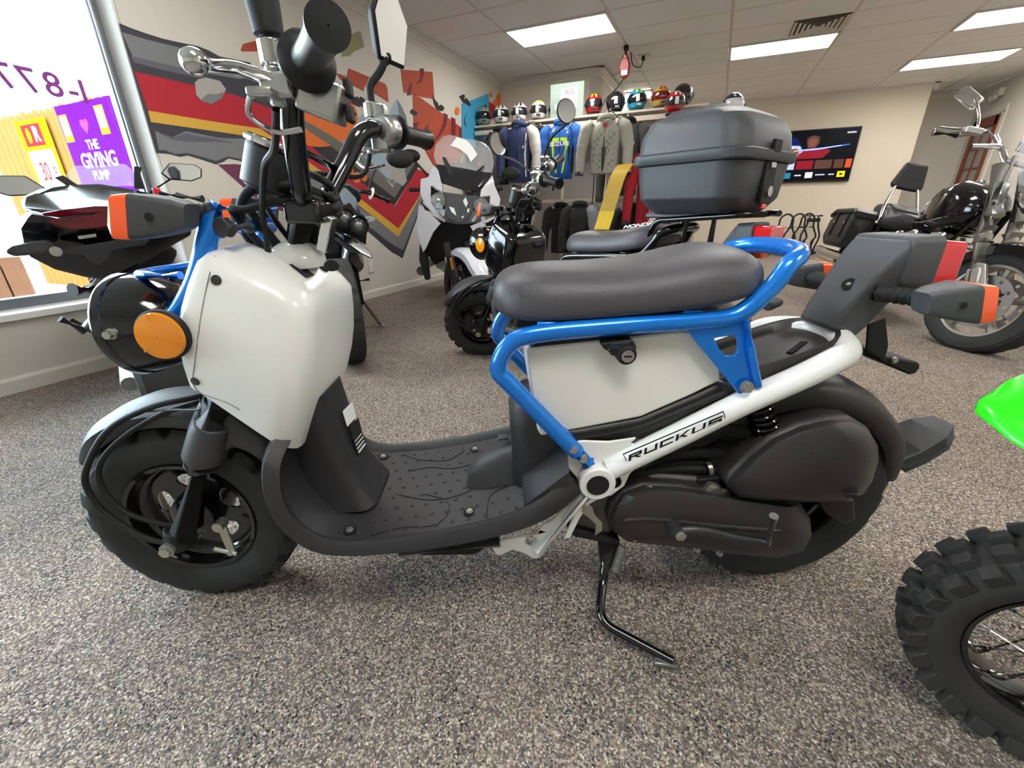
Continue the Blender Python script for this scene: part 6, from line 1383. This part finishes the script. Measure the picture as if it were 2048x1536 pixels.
# ------------------------------------------------------------ black and chrome cruiser
K=Veh(Frame(1.362,3.283,97,13),'cruiser_motorcycle','black and chrome cruiser motorcycle with backrest and saddlebag','motorcycle')
mat('cast_alu','#b5b2aa',.35,.85); mat('leather','#1c1b1b',.45,bump=.4,bscale=200)
kx=rotz(24,(.15,0,0))
K.wheel((0,0,.29),.29,.062,.20,xf=kx,spokes=5,rimm='cast_alu',spm='cast_alu',disc=2,tread=.003,spw=.030)
K.wheel((1.62,0,.29),.29,.078,.185,spokes=5,rimm='cast_alu',disc=False,tread=.003)
rings=[]
for i in range(15):
    a=math.radians(168-i*10); rings.append([V(math.cos(a)*(.315+h),y,.29+math.sin(a)*(.315+h)) for y,h in ((-.085,-.06),(-.08,-.01),(-.04,.012),(.04,.012),(.08,-.01),(.085,-.06),(.078,-.06),(.04,.004),(-.04,.004),(-.078,-.06))])
K.b(MB().loft(rings),'front_fender','black_gloss',xf=kx,ang=50)
for s_ in (-1,1):
    K.b(MB().tube([(.02,s_*.10,.30),(.16,s_*.10,.62)],[.043,.040],16),'fork_slider','cast_alu',xf=kx,bev=.004)
    K.b(MB().tube([(.14,s_*.10,.58),(.17,s_*.10,.66)],.046,16).tube([(.16,s_*.10,.62),(.30,s_*.10,.98)],.033,16),'fork_tube','chrome_soft',xf=kx)
    K.b(MB().tube([(.17,s_*.10,.72),(.24,s_*.10,.88)],.044,16),'fork_cover','chrome_soft',xf=kx)
    K.b(MB().prism([(.02,s_*.115,.26),(-.02,s_*.115,.36),(.05,s_*.115,.48),(.10,s_*.115,.48),(.09,s_*.115,.36)],(0,-s_*.02,0)),'fender_stay','cast_alu',xf=kx,bev=.004)
K.b(MB().box((.06,.115,.40),(.07,.04,.10),Matrix.Rotation(.4,3,'Y')),'brake_caliper','cast_alu',xf=kx,bev=.008)
hl=K.b(MB().lathe([(.001,.10),(.05,.095),(.085,.05),(.095,0),(.09,-.012)],(.06,0,.84),(1,0,0),32),'headlight','chrome',xf=kx); K.b(MB().lathe([(.001,-.02),(.05,-.017),(.09,-.006)],(.06,0,.84),(1,0,0),28),'headlight_lens','screen_clear',hl,xf=kx)
bar=[(.36,-.42,1.02),(.34,-.30,1.03),(.30,-.16,1.06),(.28,-.10,1.00),(.28,.10,1.00),(.30,.16,1.06),(.34,.30,1.03)]
K.b(MB().tube(fil(bar,.03,5),.013,12),'handlebar','chrome',xf=kx)
gr0,gr1=V(K.f.p(1915,270,.28)),V(K.f.p(1868,265,.40))
K.b(MB().tube([V(K.f.p(1990,275,.16)),V(K.f.p(1975,262,.18)),gr0],.013,12),'handlebar_riser','chrome')
K.b(MB().tube([V(K.f.p(2010,330,.12)),V(K.f.p(1997,285,.15)),V(K.f.p(1990,272,.17))],.014,12),'handlebar_riser','chrome')
g=K.b(MB().tube([gr0,gr1],.018,14),'grip','rubber'); K.b(MB().cyl(gr1,gr1+(gr1-gr0)*.06,.019,n=14),'grip_end','chrome',g)
K.b(MB().tube(cat([V(K.f.p(1950,258,.24)),V(K.f.p(1920,258,.30)),V(K.f.p(1880,254,.40))],5),[.011,.008],10,flat=.6),'brake_lever','chrome')
K.b(MB().box(V(K.f.p(1945,262,.26)),(.05,.09,.035)),'switch_box','chrome_soft',bev=.006)
ms=[K.f.p(1955,252,.25),K.f.p(1958,238,.25),K.f.p(1955,212,.27),K.f.p(1950,198,.27)]; K.b(MB().tube(cat(ms,4),.008,10),'mirror_stem','chrome')
mo=[V(K.f.p(*q)) for q in ((1907,192,.33),(1928,172,.30),(1938,171,.28),(1969,196,.22),(1958,205,.24),(1942,220,.27))]
mh=K.b(MB().prism(mo,(.03,-.02,0)),'mirror_housing','chrome',bev=.006)
K.b(MB().prism([q+V(-.001,.002,0) for q in [V(K.f.p(*q)) for q in ((1909,193,.33),(1937,212,.28),(1956,204,.24),(1945,196,.27),(1928,190,.30))]],(-.002,.002,0)),'mirror_glass','mirror',mh)
# windshield
ws=[]
for z,x,w_ in ((.88,.08,.12),(.95,.10,.17),(1.06,.13,.20),(1.20,.18,.19),(1.30,.22,.14)): ws.append([V(x+.05*(abs(t)**2),w_*t,z) for t in (-1,-.66,-.33,0,.33,.66,1)]+[V(x+.006+.05*(abs(t)**2),w_*t,z) for t in (1,.66,.33,0,-.33,-.66,-1)])
K.b(MB().loft(ws),'windshield','screen_clear',ang=50,xf=kx); K.b(MB().box((.22,.05,1.06),(.012,.22,.05)),'shield_bracket','chrome',xf=kx,bev=.003)
for s_ in (-1,1): K.b(MB().tube([(.16,s_*.12,.70),(.24,s_*.12,1.02)],.009,8),'shield_strut','chrome',xf=kx)
# tank, seats, engine, bags
def hull(name,m,secs,par=None,r=.05,**k):
    return K.b(MB().loft([[V(x,y,z) for y,z in rrect(-w_,w_,z0,z1,min(r,(z1-z0)*.48,w_*.95),5)] for x,z0,z1,w_ in secs]),name,m,par,ang=50,**k)
hull('tank','black_gloss',[(.36,.72,.82,.06),(.42,.66,.88,.12),(.55,.63,.93,.155),(.70,.63,.91,.15),(.85,.64,.85,.11),(.94,.66,.78,.06)],r=.09)
K.b(MB().cyl((.60,0,.92),(.60,0,.945),.035,n=20),'tank_cap','chrome'); K.b(MB().tube(cat([(.45,.152,.70),(.65,.162,.66),(.86,.12,.66)],4),.005,8),'tank_trim','chrome')
hull('rider_seat','leather',[(.90,.62,.70,.10),(1.0,.60,.72,.16),(1.2,.60,.70,.17),(1.32,.62,.76,.14)],r=.04)
hull('pillion_seat','leather',[(1.30,.68,.76,.10),(1.4,.68,.80,.12),(1.6,.68,.80,.11),(1.66,.70,.78,.07)],r=.04)
bk=[V(K.f.p(*q)) for q in ((1822,342,.10),(1836,340,.09),(1872,344,.0),(1880,352,-.02),(1878,370,-.04),(1868,392,-.05),(1850,394,.0),(1812,382,.10),(1810,378,.11))]
cK=sum(bk,V(0,0,0))/len(bk); yk=.17
bo=[(-.115,.95),(-.075,1.12),(.075,1.12),(.115,.95),(.09,.92),(-.09,.92)]
K.b(MB().prism([(1.50+.10*(z-.92),y,z) for y,z in bo],(.06,0,.0)),'backrest_pad','leather',bev=.018,seg=3)
for s_ in (-1,1): K.b(MB().tube(fil([(1.30,s_*.13,.60),(1.42,s_*.12,.78),(1.54,s_*.07,.98)],.04),.012,10),'sissy_bar','chrome')
for s_ in (-1,1):
    sbg=K.b(MB().loft([[V(x,s_*y,z) for y,z in rrect(.13,.30,z0,z1,.04,4)] for x,z0,z1 in ((1.38,.44,.66),(1.42,.40,.70),(1.80,.40,.68),(1.86,.44,.64))]),'saddlebag','leather',ang=50)
    K.b(MB().loft([[V(x,s_*y,z) for y,z in rrect(.125,.315,z0,z0+.04,.015,3)] for x,z0 in ((1.37,.655),(1.42,.68),(1.80,.67),(1.87,.635))]),'bag_lid','leather',sbg,ang=50)
    for x in (1.5,1.72): K.b(MB().box((x,s_*.306,.58),(.03,.006,.20)),'bag_strap','black_matte',sbg,bev=.002); K.b(MB().disc((x,s_*.309,.60),(0,s_,0),.012,12,th=.004),'bag_buckle','chrome',sbg)
    K.b(MB().tube([(.30,s_*.06,.78),(.50,s_*.12,.30),(1.1,s_*.13,.24),(1.5,s_*.11,.50)],.017,10),'frame_tube','black_gloss'); K.b(MB().tube([(1.15,s_*.11,.30),(1.62,s_*.12,.29)],.024,10),'swing_arm','black_gloss')
    for k in range(7): K.b(MB().box((.72+.16*s_,0,.40+k*.026),(.16,.20,.010)),'cylinder_fin','engine_alu')
    K.b(MB().box((.72+.16*s_,0,.60),(.15,.19,.05)),'cylinder_head','chrome',bev=.015)
hull('crank_case','engine_alu',[(.50,.20,.38,.13),(.60,.16,.42,.16),(.95,.16,.42,.17),(1.08,.20,.38,.13)],r=.07)
K.b(MB().ell((.80,.185,.52),(.075,.04,.075),n=24,m=10),'air_cleaner','chrome'); K.b(MB().lathe([(.001,.03),(.06,.026),(.085,.01),(.09,0)],(.72,.165,.30),(0,1,0),28),'clutch_cover','chrome')
for z,x1 in ((.24,1.85),(.33,1.95)): K.b(MB().tube(cat([(.60,.17,.52 if z>.3 else .46),(.58,.22,.36),(.70,.235,z),(1.2,.245,z),(x1,.25,z+.02)],6),[.022,.022,.03,.036,.036],16),'exhaust_pipe','chrome')
e=V(K.f.p(1690,496,.25)); 
rings=[]
for i in range(15):
    a=math.radians(120-i*11); rings.append([V(1.60+math.cos(a)*(.345+h),y,.30+math.sin(a)*(.345+h)) for y,h in ((-.10,-.06),(-.095,-.01),(-.05,.012),(.05,.012),(.095,-.01),(.10,-.06),(.092,-.06),(.05,.004),(-.05,.004),(-.092,-.06))])
K.b(MB().loft(rings),'rear_fender','black_gloss',ang=50)
K.b(MB().box((1.97,0,.50),(.03,.12,.05)),'tail_light','red_lens',bev=.006)
fb=[V(1.0+.0,.18,.27)]
K.b(MB().loft([[V(x,y,z) for y,z in rrect(.19,.30,.235,.262,.01,2)] for x in (.40,.62)]),'foot_board','black_matte',bev=.003)
K.b(MB().tube([(.45,-.15,.22),(.48,-.30,.035)],.012,10),'side_stand','steel_dark')
# ------------------------------------------------------------ small green dirt bike, rear wheel in view
Dd=Veh(Frame(.573,.719,-12,4.7),'dirt_bike','small green dirt bike at the right edge of picture','motorcycle')
R_=.188
tb=MB(); prof=[(.128,-.030),(.137,-.040),(.162,-.046),(.178,-.042),(.186,-.026),(.188,0),(.186,.026),(.178,.042),(.162,.046),(.137,.040),(.128,.030)]
tb.lathe([(r,h) for r,h in prof],(0,0,.2),(0,1,0),80)
ty=Dd.b(tb,'tyre','rubber_dusty',ang=60)
kb=None
for k in range(26):
    for j,(yy,ro,wy) in enumerate(((-.041,.183,.020),(-.015,.190,.022),(.015,.190,.022),(.041,.183,.020))):
        a=2*math.pi*(k+(.5 if j in (1,2) else 0))/26; c=V(math.cos(a)*ro,yy,.2+math.sin(a)*ro)
        if kb is None: kb=MB().box((0,0,0),(.030,.022,.026),tap=.8).build('tread_knob','rubber_dusty',ty,bev=.002); o=kb
        else: o=copy_part(kb,ty)
        o.location=c; o.rotation_euler=(0.45*(1 if yy<0 else -1)*(1 if abs(yy)>.03 else .2),math.pi/2-a,0)
rb=MB()
for g in (-1,1): rb.lathe([(.131,g*.028),(.128,g*.033),(.121,g*.030),(.117,g*.018),(.113,0)],(0,0,.2),(0,1,0),48)
rm=Dd.b(rb,'rim','black_gloss')
for k in range(28):
    a=2*math.pi*k/28; g=1 if k%2 else -1; a2=a+(.9 if (k//2)%2 else -.9)
    p0=V(.113*math.cos(a),g*.006,.2+.113*math.sin(a)); p1=V(.030*math.cos(a2),g*.026,.2+.030*math.sin(a2)); Dd.b(MB().tube([p0,p1],.0017,6).tube([p0,p0.lerp(p1,.16)],.0032,6),'spoke','chrome',rm)
Dd.b(MB().lathe([(.001,-.035),(.03,-.035),(.036,-.026),(.022,-.018),(.022,.018),(.036,.026),(.03,.035),(.001,.035)],(0,0,.2),(0,1,0),24),'hub','black_gloss',rm)
# fender: green blade, tip towards the left of the picture
ft=[[(1958,812),(1960,806),(1962,815),(1959,822)],[(1985,788),(2000,779),(2003,810),(1988,848)],[(2015,768),(2040,755),(2042,810),(2015,872)],[(2075,742),(2120,725),(2120,800),(2075,890)]]
zc=.55
tipP=V(Dd.f.l(onZ(1959,813,.545)))
rings=[]
for (x,y0,z0,y1,z1) in ((-.216,-.004,.549,.004,.552),(-.200,-.032,.544,.036,.560),(-.186,-.049,.538,.051,.573),(-.170,-.060,.533,.059,.586),(-.08,-.064,.540,.064,.594),(.02,-.066,.556,.066,.602),(.14,-.066,.570,.066,.606)):
    l_,u_=V(x,y0,z0),V(x,y1,z1); m_=l_.lerp(u_,.5)+V(0,0,.008)
    rings.append([l_,l_.lerp(m_,.5)+V(0,0,.003),m_,m_.lerp(u_,.5)+V(0,0,.003),u_,u_-V(0,0,.006),m_-V(0,0,.006),l_-V(0,0,.006)])
Dd.b(MB().loft(rings),'rear_fender','green',ang=60)
sx0=.08
for s_ in (-1,1): Dd.b(MB().tube([(0,s_*.055,.2),(.36,s_*.06,.27)],.014,10),'swing_arm','steel'); Dd.b(MB().prism([(sx0,s_*.075,.56),(sx0+.16,s_*.09,.56),(sx0+.2,s_*.085,.42),(sx0+.08,s_*.08,.42)],(0,-s_*.008,0)),'side_panel','green',bev=.003); Dd.b(MB().tube([(.36,s_*.06,.27),(.40,s_*.07,.48),(.78,s_*.04,.60)],.014,10),'frame_tube','green')
rings=[]
for (x,z,w_) in ((sx0-.05,.585,.055),(sx0+.1,.60,.07),(sx0+.3,.60,.065),(sx0+.42,.63,.05)): rings.append([V(x,y,zz) for y,zz in rrect(-w_,w_,z-.04,z,.02,3)])
Dd.b(MB().loft(rings),'seat','black_plastic',ang=50)
rings=[]
for (x,z0,z1,w_) in ((sx0+.36,.50,.62,.06),(sx0+.46,.46,.68,.09),(sx0+.60,.46,.68,.08)): rings.append([V(x,y,zz) for y,zz in rrect(-w_,w_,z0,z1,.03,3)])
Dd.b(MB().loft(rings),'tank','green',ang=50)
Dd.b(MB().box((.50,0,.32),(.22,.18,.22)),'engine','engine_alu',bev=.02)
fw_=V(.95,0,.2)
tb=tyre_mb(.2,.035,.14,depth=.012,block=5); tb.v=[tuple(V(q)+fw_) for q in tb.v]; Dd.b(tb,'front_tyre','rubber_dusty'); Dd.b(MB().lathe([(.142,-.028),(.13,-.02),(.13,.02),(.142,.028)],fw_,(0,1,0),36),'front_rim','black_gloss')
for k in range(16): a=2*math.pi*k/16; Dd.b(MB().tube([fw_+V(.13*math.cos(a),0,.13*math.sin(a)),fw_+V(.02*math.cos(a+.7),.02*(-1)**k,.02*math.sin(a+.7))],.0017,5),'front_spoke','chrome')
for s_ in (-1,1): Dd.b(MB().tube([fw_+V(0,s_*.06,0),(.80,s_*.06,.68)],.017,12),'fork_leg','steel')
Dd.b(MB().tube(fil([(.74,-.30,.80),(.78,-.12,.78),(.80,-.05,.70),(.80,.05,.70),(.78,.12,.78),(.74,.30,.80)],.03),.010,10),'handlebar','black_gloss')
Dd.b(MB().tube([(.45,-.09,.25),(.40,-.22,.012)],.010,8),'side_stand','steel_dark')
